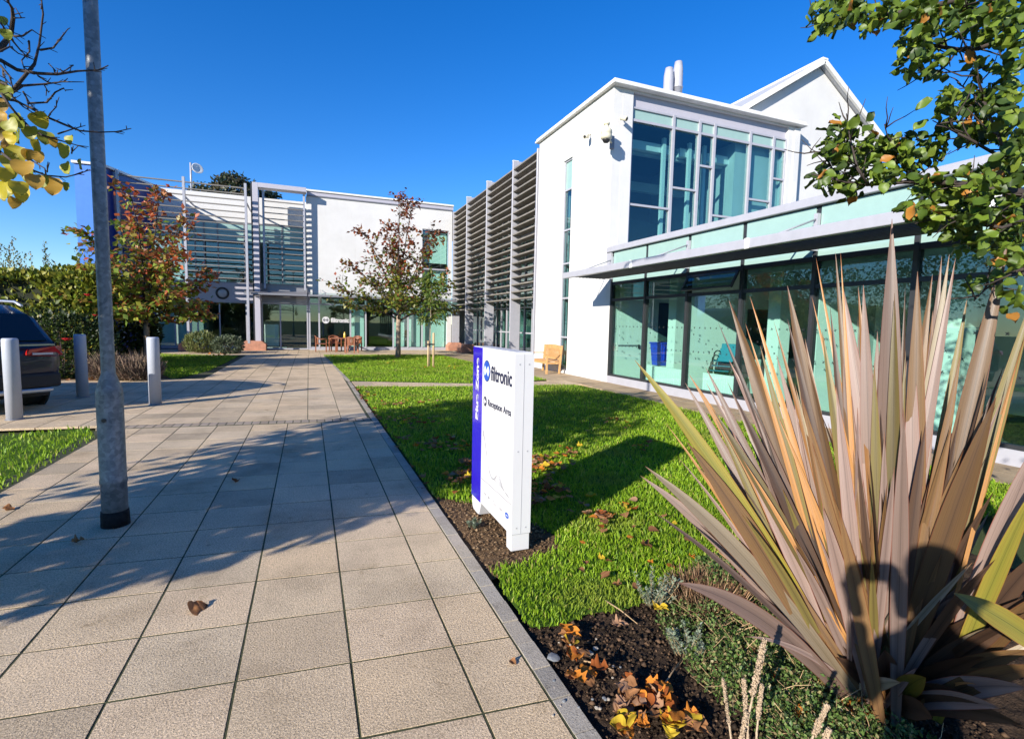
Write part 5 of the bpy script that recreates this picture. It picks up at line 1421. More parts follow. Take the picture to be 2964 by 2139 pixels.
for k, (x, y, z, r) in enumerate(((-30, 55, 3.4, 3.2), (-25, 52, 3.0, 2.6), (-36, 60, 4.0, 3.6), (-21, 50, 2.6, 2.2))):
    far_tree(x, y, z, r, 1300, ('broad green tree far beyond the hedge', 'smaller green tree far beyond the hedge, left of the lamp post', 'tall green tree at the left edge beyond the hedge', 'low green tree beyond the hedge nearest the blue wall')[k], PALG)
for k, (x, y, z, r) in enumerate(((-24, 31, 5.5, 3.4), (-33, 27, 6.0, 4.0), (-30, 42, 6.5, 4.0), (-41, 35, 6.0, 4.5), (-36, 50, 6.5, 4.5))):
    far_tree(x, y, z, r, 1500, ('round green tree west of the hedge, mirrored in the wing glass', 'broad green tree west of the car park', 'tall green tree north-west of the hedge', 'farthest green tree west of the car park', 'green tree beyond the outbuilding')[k], PALG)
sh_ = empty('low_outbuilding', (-14, 26, 0), 'low flat-roofed outbuilding behind the hedge with a pale roof edge', 'building')
MB().box(-20, -10.2, 25, 31, 0, 2.85).obj('wall', M['midgrey'], sh_); MB().box(-20.2, -10.0, 24.8, 31.2, 2.852, 3.02).obj('roof_edge', M['cap'], sh_)
# ------------------------------------------------------------------ the lime tree at the left: crown off the frame, twigs reaching in
random.seed(11)
lt = empty('lime_tree', (-5.3, 2.75, 0), 'half-bare tree at the left edge with round yellow leaves', 'tree')
tr = MB(); limb(tr, [(-5.3, 2.75, -.05), (-5.28, 2.75, 1.0), (-5.25, 2.78, 2.0), (-5.2, 2.8, 3.4), (-5.15, 2.8, 5.3)], .13, .035, 12)
tr.obj('trunk', M['bark'], lt, smooth=True)
R1 = 0.4411
tw = [  # photo-zoom points of the twigs seen against the sky, distance, thickness
    ([(0, 325), (80, 235), (95, 120), (70, 40), (30, -20)], 3.1, .012), ([(0, 395), (120, 460), (240, 490), (370, 490), (510, 475), (640, 455), (710, 432)], 3.2, .009),
    ([(-20, 700), (30, 640), (130, 550), (220, 410), (265, 290), (280, 100), (270, -20)], 3.3, .010), ([(265, 330), (350, 310), (430, 240), (448, 190)], 3.3, .005),
    ([(90, 240), (150, 235), (210, 200), (265, 235)], 3.2, .005), ([(30, 640), (150, 570), (290, 550), (420, 550), (550, 540)], 3.3, .007),
    ([(-20, 645), (100, 660), (200, 710), (310, 780), (430, 820), (520, 855), (640, 865), (760, 865), (860, 845)], 3.35, .008), ([(180, 680), (300, 670), (370, 610), (420, 570), (430, 600)], 3.35, .005),
    ([(100, 740), (200, 850), (300, 890), (380, 930), (480, 960), (570, 975)], 3.2, .006), ([(-20, 980), (100, 1080), (200, 1120), (300, 1150), (430, 1160), (530, 1140), (590, 1115)], 3.2, .006),
    ([(0, 430), (60, 520), (90, 600)], 3.1, .005), ([(0, 340), (60, 310), (130, 350), (200, 380)], 3.1, .004), ([(75, 260), (140, 330), (180, 370), (240, 400)], 3.2, .004), ([(190, 270), (185, 340), (150, 400), (160, 460)], 3.2, .004),
    ([(320, 420), (350, 450), (360, 480)], 3.2, .003), ([(480, 430), (440, 460), (400, 480)], 3.2, .003), ([(250, 500), (330, 540), (400, 560)], 3.3, .004), ([(290, 560), (320, 610)], 3.3, .003), ([(310, 780), (330, 730), (365, 700), (370, 660)], 3.35, .004),
    ([(380, 880), (470, 850), (560, 825)], 3.3, .004), ([(450, 820), (500, 850)], 3.3, .003), ([(0, 540), (40, 560), (90, 640), (150, 700), (230, 750)], 3.2, .006), ([(0, 600), (60, 690), (120, 760), (180, 850), (260, 880)], 3.15, .006),
    ([(150, 600), (190, 660), (220, 710)], 3.3, .004), ([(95, 120), (145, 120)], 3.1, .003), ([(0, 150), (40, 190), (75, 230)], 3.1, .004), ([(20, 450), (30, 500), (70, 560)], 3.1, .004), ([(310, 1130), (315, 1065)], 3.2, .003), ([(200, 1050), (280, 1100), (300, 1150)], 3.2, .003), ([(470, 1010), (480, 960)], 3.2, .003), ([(270, 60), (275, 10)], 3.3, .003)]
for i, (pts, dist, r) in enumerate(tw):
    P3 = []
    for j, (zx, zy) in enumerate(pts):
        P3.append(at(zx*R1, zy*R1, dist + .12*math.sin(j*1.3+i)))
    for j in range(1, len(P3)-1): P3[j] = P3[j] + Vector((random.gauss(0, .004), random.gauss(0, .004), random.gauss(0, .004)))
    b = MB(); limb(b, P3, r, max(.0018, r*.25), 6)
    # small spurs
    for j in range(len(P3)-1):
        for q in range(2):
            p = P3[j].lerp(P3[j+1], random.random())
            d = (P3[j+1]-P3[j]).normalized() + Vector((random.uniform(-1, 1), random.uniform(-1, 1), random.uniform(-.6, 1)))*.8
            limb(b, [p, p+d.normalized()*random.uniform(.015, .05)], .0025, .0015, 4)
    b.obj('branch', M['barkdark'], lt, smooth=True)
b = MB()
for zx, zy, zt in ((-20, 400, 2.6), (-20, 680, 2.2), (-20, 320, 3.0), (-20, 980, 1.9), (-20, 540, 2.4), (-20, 600, 2.3)):
    e_ = at(zx*R1, zy*R1, 3.2)
    limb(b, [(-5.22, 2.78, zt), Vector((-5.22, 2.78, zt)).lerp(e_, .4)+Vector((0, 0, .25)), Vector((-5.22, 2.78, zt)).lerp(e_, .75)+Vector((0, 0, .15)), e_], .035, .010, 7)
for k in range(34):
    a = k*2.4; zt = random.uniform(1.9, 4.8); L = random.uniform(1.1, 2.2)*(1.1-.1*zt)
    p = wander((-5.22, 2.78, zt), (math.cos(a), math.sin(a), .45), L*1.35, 6, .14)
    limb(b, p, .03, .006, 6)
    for q in p[2:]:
        for r in range(3): limb(b, wander(q, (random.uniform(-1, 1), random.uniform(-1, 1), random.uniform(-.2, .8)), .45, 3, .2), .008, .003, 4)
b.obj('limbs', M['barkdark'], lt, smooth=True)
YEL = [(0.48, 0.38, 0.03), (0.40, 0.34, 0.03), (0.28, 0.28, 0.03), (0.42, 0.25, 0.04), (0.20, 0.23, 0.03)]
n = 8500; u = unit(n); rr = RNG.random(n)**.45
P = np.array((-5.2, 2.85, 3.55)) + u*rr[:, None]*np.array((2.15, 1.85, 2.0))*(1+.2*np.sin(u[:, 0]*5)*np.sin(u[:, 2]*6))[:, None]
u2 = unit(3200); P = np.concatenate([P, np.array((-5.1, 1.85, 2.25))+u2*(RNG.random(3200)**.45)[:, None]*np.array((1.5, 1.0, .95))]); n = len(P)
leaves('crown', P, unit(n)+[0, 0, -.8], unit(n), RNG.uniform(.08, .13, n), pick(YEL, n), M['leaf'], lt, LEAF_ROUND, LEAF_OVAL_F)
def leaf_object(name, shape, faces, mat, cols):
    me = bpy.data.meshes.new(name); me.from_pydata([tuple(v) for v in shape], [], faces)
    ca = me.color_attributes.new('Col', 'FLOAT_COLOR', 'POINT')
    c4 = np.ones((len(shape), 4), dtype=np.float32); c4[:, :3] = cols; ca.data.foreach_set('color', c4.ravel())
    me.polygons.foreach_set('use_smooth', [True]*len(me.polygons)); me.materials.append(mat)
    return me
def frame(d, nrm):
    d = Vector(d).normalized(); s = d.cross(Vector(nrm)).normalized(); u_ = s.cross(d)
    return Matrix((s, d, u_)).transposed().to_4x4()
def put_leaf(me, name, p, d, nrm, size, parent=None):
    o = bpy.data.objects.new(name, me); col.objects.link(o)
    mw = Matrix.Translation(p) @ frame(d, nrm) @ Matrix.Scale(size, 4)
    if parent is not None:
        o.parent = parent; o.matrix_parent_inverse = root_matrix(parent).inverted()
    o.matrix_basis = mw
    return o
def fine_leaf(outline, amp, seed):
    r = np.random.default_rng(seed); s = outline.copy(); s[:, 2] += r.normal(0, amp, len(s)); s[:, :2] *= r.uniform(.92, 1.08, (1, 2)); return s
lime_me = [leaf_object('leaf', fine_leaf(RD, .012, k), RDF, M['leaf'], np.array(YEL[k % 5])*1.1) for k in range(5)]
ll = [(235, 780, 55), (105, 785, 52), (240, 955, 50), (435, 990, 50), (460, 920, 36), (430, 1105, 44), (530, 1075, 40), (350, 1215, 62), (150, 1275, 52), (95, 1330, 40), (60, 1190, 62), (120, 1010, 64), (155, 1110, 64), (230, 1190, 54), (240, 1025, 40), (445, 1225, 32), (40, 1250, 50), (130, 900, 50), (200, 870, 48), (15, 1000, 45), (80, 940, 50), (30, 600, 45), (10, 690, 50), (300, 900, 46), (20, 1140, 50), (280, 1200, 50), (10, 780, 60), (50, 830, 50), (110, 1230, 50), (330, 930, 36), (0, 880, 60), (60, 1060, 56), (20, 1240, 60), (190, 1150, 50), (100, 1110, 60), (35, 220, 34), (0, 130, 30), (10, 560, 40), (290, 1190, 46), (70, 900, 44), (180, 1010, 40)]
for i, (zx, zy, hw) in enumerate(ll):
    dist = 3.2 + random.uniform(-.15, .15)
    p = at(zx*R1, (zy-hw*.8)*R1, dist)
    size = hw*2*R1/FPX*dist*0.68
    o = put_leaf(lime_me[random.randrange(5)], 'leaf', p, (random.gauss(0, .25), random.gauss(0, .25), -1), (random.gauss(0, .7)-.3, -1, random.gauss(0, .3)), size, lt)
    limb_b = MB()

# ------------------------------------------------------------------ the tree at the right: trunk past the frame, branches above the flax
random.seed(12)
rt = empty('broadleaf_tree', (3.62, 1.22, 0), 'green leafy tree leaning in at the upper right', 'tree')
b = MB(); limb(b, [(3.62, 1.22, -.05), (3.60, 1.22, 1.0), (3.58, 1.21, 1.9), (3.56, 1.2, 2.6), (3.6, 1.15, 3.4), (3.7, 1.1, 4.4)], .075, .03, 12)
b.obj('trunk', M['bark'], rt, smooth=True)
rb_ = [([(2990, 95), (2964, 102), (2835, 139), (2773, 145), (2690, 130), (2640, 150)], 3.0, .018), ([(2990, 0), (2850, -20), (2650, 31), (2542, 46), (2403, 56), (2350, 70)], 2.95, .014),
       ([(2960, 560), (2860, 545), (2758, 530), (2628, 527), (2511, 536), (2424, 523), (2350, 505)], 2.9, .016), ([(2990, 530), (2940, 470), (2900, 420), (2860, 330), (2830, 230), (2820, 150)], 3.0, .012),
       ([(2940, 470), (2870, 440), (2800, 400), (2740, 370), (2700, 350)], 2.9, .008), ([(2511, 536), (2480, 480), (2460, 400), (2450, 330)], 2.85, .005), ([(2424, 523), (2400, 470), (2395, 440), (2345, 440)], 2.85, .004),
       ([(2628, 527), (2620, 450), (2570, 400), (2560, 360)], 2.95, .005), ([(2960, 640), (2900, 660), (2800, 640), (2720, 620), (2640, 610)], 2.8, .008), ([(2960, 780), (2900, 800), (2850, 840), (2820, 870)], 2.8, .006), ([(2835, 139), (2820, 90), (2800, 30), (2790, -20)], 3.0, .006),
       ([(2773, 145), (2740, 190), (2710, 215), (2680, 210), (2672, 205)], 3.0, .004), ([(2900, 420), (2850, 300), (2800, 260), (2770, 240)], 2.9, .005)]
b = MB()
for i, (pts, dist, r) in enumerate(rb_):
    P3 = [at(x, y, dist+.15*math.sin(j*1.1+i*2)) for j, (x, y) in enumerate(pts)]
    limb(b, P3, r, max(.002, r*.2), 7)
    for j in range(len(P3)-1):
        for q in range(3):
            p = P3[j].lerp(P3[j+1], random.random())
            limb(b, wander(p, (random.uniform(-1, 1), random.uniform(-1, 1), random.uniform(-.5, 1)), random.uniform(.06, .2), 3, .3), .004, .0015, 4)
for q in (at(2990, 95, 3.0), at(2990, 0, 2.95), at(2960, 560, 2.9), at(2990, 530, 3.0)):
    limb(b, [(3.58, 1.2, max(1.5, q.z-.5)), Vector((3.58, 1.2, q.z-.2)).lerp(q, .5)+Vector((0, 0, .05)), q], .03, .015, 8)
b.obj('branches', M['barkdark'], rt, smooth=True)
CL = [(2400, 40, 55, 50, 46), (2370, 70, 35, 30, 14), (2470, 30, 60, 55, 40), (2550, 50, 60, 45, 34), (2640, 40, 60, 60, 34), (2720, 50, 70, 65, 40), (2800, 40, 70, 60, 42), (2880, 60, 70, 70, 50), (2940, 80, 40, 80, 34),
      (2640, 130, 45, 55, 26), (2690, 150, 50, 45, 22), (2630, 195, 35, 28, 14), (2700, 185, 28, 36, 9), (2840, 190, 50, 30, 12), (2930, 200, 40, 40, 18), (2740, 290, 40, 55, 26), (2830, 290, 60, 55, 44), (2920, 300, 50, 55, 40), (2770, 370, 60, 35, 28), (2860, 380, 60, 45, 32), (2940, 400, 40, 60, 32),
      (2430, 385, 38, 38, 18), (2475, 370, 45, 30, 12), (2420, 440, 45, 45, 50), (2480, 450, 55, 45, 52), (2560, 420, 55, 38, 36), (2620, 400, 38, 28, 14), (2680, 440, 50, 45, 34), (2400, 510, 38, 36, 26), (2460, 540, 45, 34, 26), (2540, 500, 55, 36, 34), (2610, 480, 45, 38, 24),
      (2700, 540, 55, 45, 30), (2770, 560, 55, 55, 48), (2850, 520, 60, 60, 48), (2930, 480, 40, 80, 40), (2650, 600, 38, 36, 20), (2700, 620, 45, 38, 30), (2780, 640, 55, 45, 48), (2860, 620, 60, 65, 50), (2930, 620, 40, 90, 50), (2790, 700, 35, 35, 14), (2880, 720, 55, 45, 22), (2940, 740, 40, 80, 24), (2815, 835, 30, 36, 5), (2880, 800, 40, 40, 6), (2930, 880, 34, 45, 6)]
GP = [(0.10, 0.155, 0.016), (0.065, 0.11, 0.014), (0.14, 0.21, 0.022), (0.04, 0.07, 0.014), (0.18, 0.24, 0.03), (0.38, 0.17, 0.03)]
gl_me = [leaf_object('leaf', fine_leaf(OV*np.array([.88, 1, 1.7]), .008, 40+k), OVF, M['leafgloss'], np.array(GP[k % 6])) for k in range(12)]
P, D, Nn, SZ = [], [], [], []
cnt = 0
for (x, y, rx, ry, n_) in CL:
    dist0 = random.uniform(2.65, 3.15)
    for k in range(int(n_*1.35)):
        a = random.uniform(0, 6.28); q = random.random()**.7
        dist = dist0 + random.gauss(0, .12)
        p = at(x+rx*q*math.cos(a), y+ry*q*math.sin(a), dist)
        d = Vector((random.gauss(-.3, .6), random.gauss(0, .6), random.gauss(-.35, .55))); nr = Vector((random.gauss(-.3, .6), random.gauss(-.5, .6), random.gauss(.7, .5)))
        s = random.uniform(.038, .064)
        if cnt % 11 == 0:
            m_i = random.choice([0, 0, 1, 1, 2, 2, 3, 4, 4, 6, 7, 8, 9, 10]) if random.random() > .045 else random.choice([5, 11])
            put_leaf(gl_me[m_i], 'leaf', p, d, nr, s*1.1, rt)
        else:
            P.append(tuple(p)); D.append(tuple(d)); Nn.append(tuple(nr)); SZ.append(s)
        cnt += 1
# crown beyond the frame
for k in range(900):
    p = Vector((3.9, 0.7, 3.3)) + Vector((random.gauss(0, .5), random.gauss(0, .5), random.gauss(0, .55)))
    P.append(tuple(p)); D.append((random.gauss(0, 1), random.gauss(0, 1), -.4)); Nn.append((random.gauss(0, .6), random.gauss(0, .6), 1)); SZ.append(random.uniform(.07, .1))
n = len(P)
tag(leaves('leaf', np.array(P), np.array(D), np.array(Nn), np.array(SZ), pick(GP, n, [4, 4, 3, 3, 3, .5]), M['leafgloss'], rt, OV6*np.array([.88, 1, 1.7]), OV6F, True), kind='stuff')

# ------------------------------------------------------------------ New Zealand flax
def flax_mat(name, base, mid, edge, streak):
    mt, nt, bs = new_mat(name)
    uv = N(nt, 'ShaderNodeUVMap', uv_map='UVMap')
    sp = N(nt, 'ShaderNodeSeparateXYZ'); nt.links.new(uv.outputs[0], sp.inputs[0])
    # across the blade: 0..1, midrib at .5
    ab = N(nt, 'ShaderNodeMath', operation='SUBTRACT'); nt.links.new(sp.outputs[0], ab.inputs[0]); ab.inputs[1].default_value = 0.5
    aa = N(nt, 'ShaderNodeMath', operation='ABSOLUTE'); nt.links.new(ab.outputs[0], aa.inputs[0])
    across = ramp(nt, aa.outputs[0], [(0.0, tuple(x*.45 for x in mid)), (0.022, mid), (0.3, base), (0.455, base), (0.492, edge)])
    mp = N(nt, 'ShaderNodeMapping'); mp.inputs['Scale'].default_value = (34, 1.6, 1); nt.links.new(uv.outputs[0], mp.inputs['Vector'])
    oi = N(nt, 'ShaderNodeObjectInfo')
    nz = N(nt, 'ShaderNodeTexNoise', Scale=1.0, Detail=5.0, Roughness=0.6, noise_dimensions='4D'); nt.links.new(mp.outputs[0], nz.inputs['Vector'])
    mw_ = N(nt, 'ShaderNodeMath', operation='MULTIPLY'); mw_.inputs[1].default_value = 50.0; nt.links.new(oi.outputs['Random'], mw_.inputs[0]); nt.links.new(mw_.outputs[0], nz.inputs['W'])
    st = ramp(nt, nz.outputs[0], [(0.3, (0.45, 0.42, 0.36)), (0.5, (0.95, 0.95, 0.95)), (0.72, streak)])
    mx = N(nt, 'ShaderNodeMix', data_type='RGBA', blend_type='MULTIPLY'); mx.inputs[0].default_value = 0.8
    nt.links.new(across.outputs[0], mx.inputs[6]); nt.links.new(st.outputs[0], mx.inputs[7])
    tp = ramp(nt, sp.outputs[1], [(0.0, (0.75, 0.7, 0.65)), (0.25, (1, 1, 1)), (0.93, (1, 1, 1)), (1.0, (0.9, 0.55, 0.35))])
    m2 = N(nt, 'ShaderNodeMix', data_type='RGBA', blend_type='MULTIPLY'); m2.inputs[0].default_value = 1.0
    nt.links.new(mx.outputs[2], m2.inputs[6]); nt.links.new(tp.outputs[0], m2.inputs[7])
    rv = ramp(nt, oi.outputs['Random'], [(0.0, (0.55, 0.50, 0.45)), (0.5, (0.95, 0.93, 0.9)), (1.0, (1.2, 1.16, 1.14))])
    m3 = N(nt, 'ShaderNodeMix', data_type='RGBA', blend_type='MULTIPLY'); m3.inputs[0].default_value = 1.0
    nt.links.new(m2.outputs[2], m3.inputs[6]); nt.links.new(rv.outputs[0], m3.inputs[7]); m2 = m3
    nt.links.new(m2.outputs[2], bs.inputs['Base Color'])
    bs.inputs['Roughness'].default_value = 0.42; bs.inputs['Specular IOR Level'].default_value = 0.5
    bp = N(nt, 'ShaderNodeBump', Strength=0.25, Distance=0.002); nt.links.new(nz.outputs[0], bp.inputs['Height']); nt.links.new(bp.outputs[0], bs.inputs['Normal'])
    tr_ = N(nt, 'ShaderNodeBsdfTranslucent'); nt.links.new(m2.outputs[2], tr_.inputs[0])
    ms = N(nt, 'ShaderNodeMixShader'); ms.inputs[0].default_value = 0.22
    nt.links.new(bs.outputs[0], ms.inputs[1]); nt.links.new(tr_.outputs[0], ms.inputs[2]); nt.links.new(ms.outputs[0], nt.nodes['Material Output'].inputs[0])
    return mt
FM = {'P': flax_mat('flax purple grey', (0.28, 0.205, 0.18), (0.21, 0.15, 0.13), (0.22, 0.07, 0.045), (1.15, 1.1, 1.05)),
      'L': flax_mat('flax pale', (0.36, 0.31, 0.23), (0.30, 0.25, 0.17), (0.30, 0.14, 0.06), (1.15, 1.15, 1.05)),
      'G': flax_mat('flax olive', (0.19, 0.155, 0.05), (0.14, 0.11, 0.04), (0.25, 0.11, 0.03), (1.2, 1.25, 0.8)),
      'Y': flax_mat('flax yellow green', (0.26, 0.22, 0.035), (0.20, 0.19, 0.03), (0.30, 0.15, 0.03), (1.1, 1.2, 0.8)),
      'B': flax_mat('flax bronze', (0.195, 0.115, 0.05), (0.15, 0.085, 0.04), (0.20, 0.07, 0.03), (1.2, 1.1, 0.9)),
      'D': flax_mat('flax dark', (0.085, 0.05, 0.032), (0.06, 0.035, 0.025), (0.10, 0.04, 0.02), (1.2, 1.1, 1.0)),
      'O': flax_mat('flax dry orange', (0.44, 0.225, 0.075), (0.36, 0.18, 0.06), (0.34, 0.15, 0.05), (1.15, 1.1, 0.9))}
fx = empty('flax_plant', (2.25, 1.27, 0), 'large bronze and purple flax with sword leaves in the corner bed', 'plant')
def sword(base, tip, width, mat, bend=0.10, face=None, fold=0.22, twist=0.0, n=14, name='leaf'):
    base, tip = Vector(base), Vector(tip)
    L = (tip-base).length
    ctrl = base.lerp(tip, .5) + Vector((0, 0, bend*L))
    v, f, uvs = [], [], []
    prev = None
    for i in range(n+1):
        t = i/n
        p = base*(1-t)**2 + ctrl*2*t*(1-t) + tip*t*t
        d = ((ctrl-base)*(1-t) + (tip-ctrl)*t).normalized()
        nrm = face if face is not None else (EYE-p)
        nrm = Vector(nrm); nrm = (nrm - d*nrm.dot(d)).normalized()
        if twist: nrm = Matrix.Rotation(twist*(t-.3), 3, d) @ nrm
        s = d.cross(nrm).normalized()
        w = width*(0.55+0.45*min(1, t/.35))*(1 if t < .55 else max(0.015, (1-((t-.55)/.45)**1.7)))
        for k, (q, dz) in enumerate(((-1, 0), (-.5, -.6), (0, -1), (.5, -.6), (1, 0))):
            v.append(p + s*(q*w/2) + nrm*(dz*fold*w/2)); uvs.append(((q+1)/2, t))
    for i in range(n):
        for k in range(4):
            a = i*5+k; f.append((a, a+1, a+6, a+5))
    o = mk(name, v, f, FM[mat], fx, True)
    ul = o.data.uv_layers.new(name='UVMap')
    idx = np.zeros(len(o.data.loops), dtype=np.int32); o.data.loops.foreach_get('vertex_index', idx)
    ul.data.foreach_set('uv', np.array(uvs, dtype=np.float32)[idx].ravel())
    return o
random.seed(5)
# (tip x, tip y in photo pixels, width in pixels, kind, distance of the tip, bend)
FL = [(2582, 634, 66, 'P', 2.70, .0), (2919, 688, 58, 'P', 2.85, .03), (3000, 830, 48, 'G', 2.75, .03), (2726, 742, 34, 'L', 2.9, .0), (2748, 737, 36, 'L', 2.85, .0), (2766, 747, 32, 'L', 2.8, .0), (2656, 786, 52, 'B', 2.75, .0), (2699, 795, 40, 'B', 2.8, .0), (2589, 849, 38, 'G', 2.62, .0),
      (2418, 730, 24, 'B', 2.85, .02), (2433, 731, 12, 'O', 2.8, .02), (2362, 747, 13, 'O', 2.9, .02), (2437, 820, 46, 'P', 2.8, .02), (2484, 830, 28, 'O', 2.85, .02), (2499, 825, 44, 'P', 2.75, .02), (2279, 827, 50, 'B', 2.7, .05), (2350, 859, 15, 'O', 2.75, .03), (2403, 888, 24, 'D', 2.8, .02),
      (2171, 859, 18, 'O', 2.75, .05), (2110, 869, 46, 'P', 2.8, .06), (2078, 932, 18, 'D', 2.8, .06), (2279, 922, 30, 'D', 2.65, .03), (2157, 935, 14, 'O', 2.7, .05), (2247, 1025, 30, 'P', 2.75, .04), (2110, 1042, 34, 'P', 2.85, .06), (1837, 1042, 44, 'Y', 2.55, .09), (2042, 1062, 30, 'P', 2.75, .07), (1995, 1084, 30, 'O', 2.7, .07), (1983, 1108, 30, 'P', 2.8, .08), (2044, 1108, 24, 'P', 2.85, .07), (2130, 1152, 34, 'D', 2.55, .05),
      (1927, 1225, 11, 'O', 2.6, .09), (1988, 1235, 12, 'O', 2.65, .08), (1987, 1277, 54, 'G', 2.45, .08), (1867, 1349, 44, 'L', 2.5, .12), (1854, 1377, 36, 'L', 2.6, .13), (1959, 1685, 56, 'P', 2.25, .22), (2231, 1682, 30, 'P', 2.55, .16), (2380, 1462, 46, 'P', 2.35, .03), (2429, 1477, 42, 'B', 2.3, .03), (2482, 1303, 22, 'D', 2.4, .0), (2616, 1180, 44, 'P', 2.4, .0),
      (2780, 1026, 36, 'G', 2.6, .0), (2883, 1149, 72, 'P', 2.5, .05), (3030, 1230, 66, 'P', 2.5, .07), (3020, 1370, 50, 'Y', 2.4, .09), (2865, 1056, 22, 'D', 2.7, .0), (2942, 1056, 11, 'O', 2.6, .02), (3060, 1560, 60, 'D', 2.5, .12), (3050, 1930, 60, 'P', 2.2, .14), (3060, 1700, 60, 'B', 2.4, .14), (2960, 1500, 30, 'O', 2.45, .1),
      (2200, 1000, 26, 'G', 2.7, .04), (2300, 1060, 30, 'G', 2.65, .03), (2240, 930, 16, 'O', 2.72, .04), (2330, 980, 34, 'P', 2.8, .03), (2380, 960, 36, 'G', 2.7, .02), (2460, 930, 40, 'L', 2.85, .01), (2540, 960, 42, 'P', 2.8, .0), (2530, 1050, 34, 'G', 2.6, .0), (2640, 960, 44, 'P', 2.75, .0), (2700, 900, 36, 'P', 2.85, .0), (2800, 860, 34, 'G', 2.9, .02), (2840, 930, 40, 'B', 2.85, .02), (2060, 1180, 32, 'G', 2.6, .06), (2120, 1250, 34, 'L', 2.6, .06), (2180, 1180, 30, 'P', 2.7, .05), (2020, 1350, 24, 'P', 2.55, .08), (2150, 1330, 14, 'O', 2.5, .06), (2250, 1200, 14, 'O', 2.6, .05), (2320, 1150, 36, 'B', 2.55, .03), (2420, 1120, 38, 'P', 2.6, .02), (2350, 1280, 34, 'G', 2.5, .02), (2560, 1250, 30, 'L', 2.5, .0), (2680, 1220, 36, 'D', 2.55, .0), (2750, 1200, 40, 'D', 2.65, .01), (2830, 1250, 40, 'P', 2.6, .03)]
for i, (x, y, w, k, dist, bend) in enumerate(FL):
    tip = at(x, y, dist)
    lean = (x-2560)/700.0
    a = random.uniform(-.5, .5)
    bs_ = Vector((2.25, 1.27, 0.03)) + Vector((0.16*lean+random.uniform(-.07, .07), -0.10*lean+random.uniform(-.07, .07), random.uniform(0, .06))) + (Vector((tip.x, tip.y, 0)).normalized()*(dist-2.7)*.25)
    wm = w/FPX*(FW.dot(tip-EYE))*0.96
    if k == 'P' and i % 6 == 1: k = 'B'
    if k == 'L' and i % 2 == 1: k = 'P'
    if k == 'G' and i % 3 == 0: k = 'B'
    sword(bs_, tip, wm, k, bend, twist=random.uniform(-.5, .5))
for i in range(150):
    x, y, w, k, dist, bend = random.choice(FL)
    u_ = random.uniform(.5, .93)
    x = 2500+(x-2500)*u_+random.gauss(0, 45); y = 2050+(y-2050)*u_
    tip = at(x, y, dist+random.uniform(-.1, .25)); lean = (x-2560)/700.0
    bs_ = Vector((2.25+.16*lean+random.uniform(-.08, .08), 1.29-.10*lean+random.uniform(-.06, .10), .02))
    kk = random.choice('BBBGDDDPPPPPLO')
    sword(bs_, tip, random.uniform(.018, .042)*(.45 if kk == 'O' else 1), kk, bend+.02, twist=random.uniform(-.9, .9))
for i in range(46):     # the leaves that fill the fan at the back and low at the foot
    az = random.uniform(0, 6.28); el = rad(random.uniform(38, 86)); L = random.uniform(.6, 1.35)
    d = Vector((math.cos(az)*math.cos(el), math.sin(az)*math.cos(el), math.sin(el)))
    if d.y < -.25: L *= .6
    b0 = Vector((2.28, 1.30, 0.02)) + Vector((random.uniform(-.14, .14), random.uniform(-.08, .12), 0))
    sword(b0, b0+d*L, random.uniform(.03, .055), random.choice('PPPGBDDL'), random.uniform(.03, .12), face=(-d.x*.4+random.gauss(0, .3), -d.y*.4-.6, .5), twist=random.uniform(-.6, .6))
for x, y, dist, k in ((2680, 1960, 2.25, 'Y'), (2560, 1880, 2.35, 'D'), (2420, 1900, 2.4, 'D'), (2760, 1715, 2.05, 'Y'), (2850, 1900, 2.3, 'D'), (2900, 2050, 2.15, 'P'), (2980, 1990, 2.2, 'P'), (2700, 2080, 2.2, 'D'), (2940, 1800, 2.45, 'D'), (2990, 1880, 2.4, 'B'), (2960, 2100, 2.1, 'D'), (2820, 1780, 2.5, 'D'), (2880, 1700, 2.55, 'B'), (2990, 1720, 2.5, 'D'), (2780, 2000, 2.3, 'D')):
    tip = at(x, y, dist)
    b0 = Vector((2.26, 1.27, .02)) if k != 'Y' or x < 2700 else at(3090, 1930, 2.15)
    sword(b0, tip, random.uniform(.06, .085), k, .10, twist=.4)

# ------------------------------------------------------------------ planting and litter in the near bed
random.seed(8)
def mound(name, pts, label, cat, n, pal, w, size, h, mat='leaf', shape=LEAF_KITE, group=None, up=.5):
    """low ground cover over an outline of circles (x, y, r)"""
    e = empty(name, (pts[0][0], pts[0][1], 0), label, cat, group)
    tot = sum(r*r for *_, r in pts); P = []
    for (x, y, r) in pts:
        k = int(n*r*r/tot); a = RNG.uniform(0, 6.28, k); q = np.sqrt(RNG.random(k))
        top = h*(1-q**2*.75)*(1+.35*np.sin(9*(x+q*np.cos(a)))*np.sin(8*(y+q*np.sin(a))))
        P.append(np.stack([x+r*q*np.cos(a), y+r*q*np.sin(a), np.maximum(.0, top*RNG.uniform(.35, 1.05, k))], 1))
    P = np.concatenate(P); k = len(P)
    leaves('foliage', P, unit(k)*.9+[0, 0, up], unit(k)*.8+[0, 0, .8], RNG.uniform(size*.7, size*1.35, k), pick(pal, k, w), M[mat], e, shape, LEAF_KITE_F)
    b = MB()
    for (x, y, r) in pts:
        for q in range(int(70*r/.3)):
            a = random.uniform(0, 6.28)
            limb(b, wander((x+random.gauss(0, r*.3), y+random.gauss(0, r*.3), .0), (math.cos(a), math.sin(a), .5), r*random.uniform(.4, 1.0), 4, .35, .05), .002, .001, 3)
    b.obj('stems', M['twig'], e)
    return e
CPAL = [(0.12, 0.20, 0.045), (0.08, 0.145, 0.035), (0.19, 0.26, 0.075), (0.32, 0.27, 0.12), (0.05, 0.08, 0.025)]
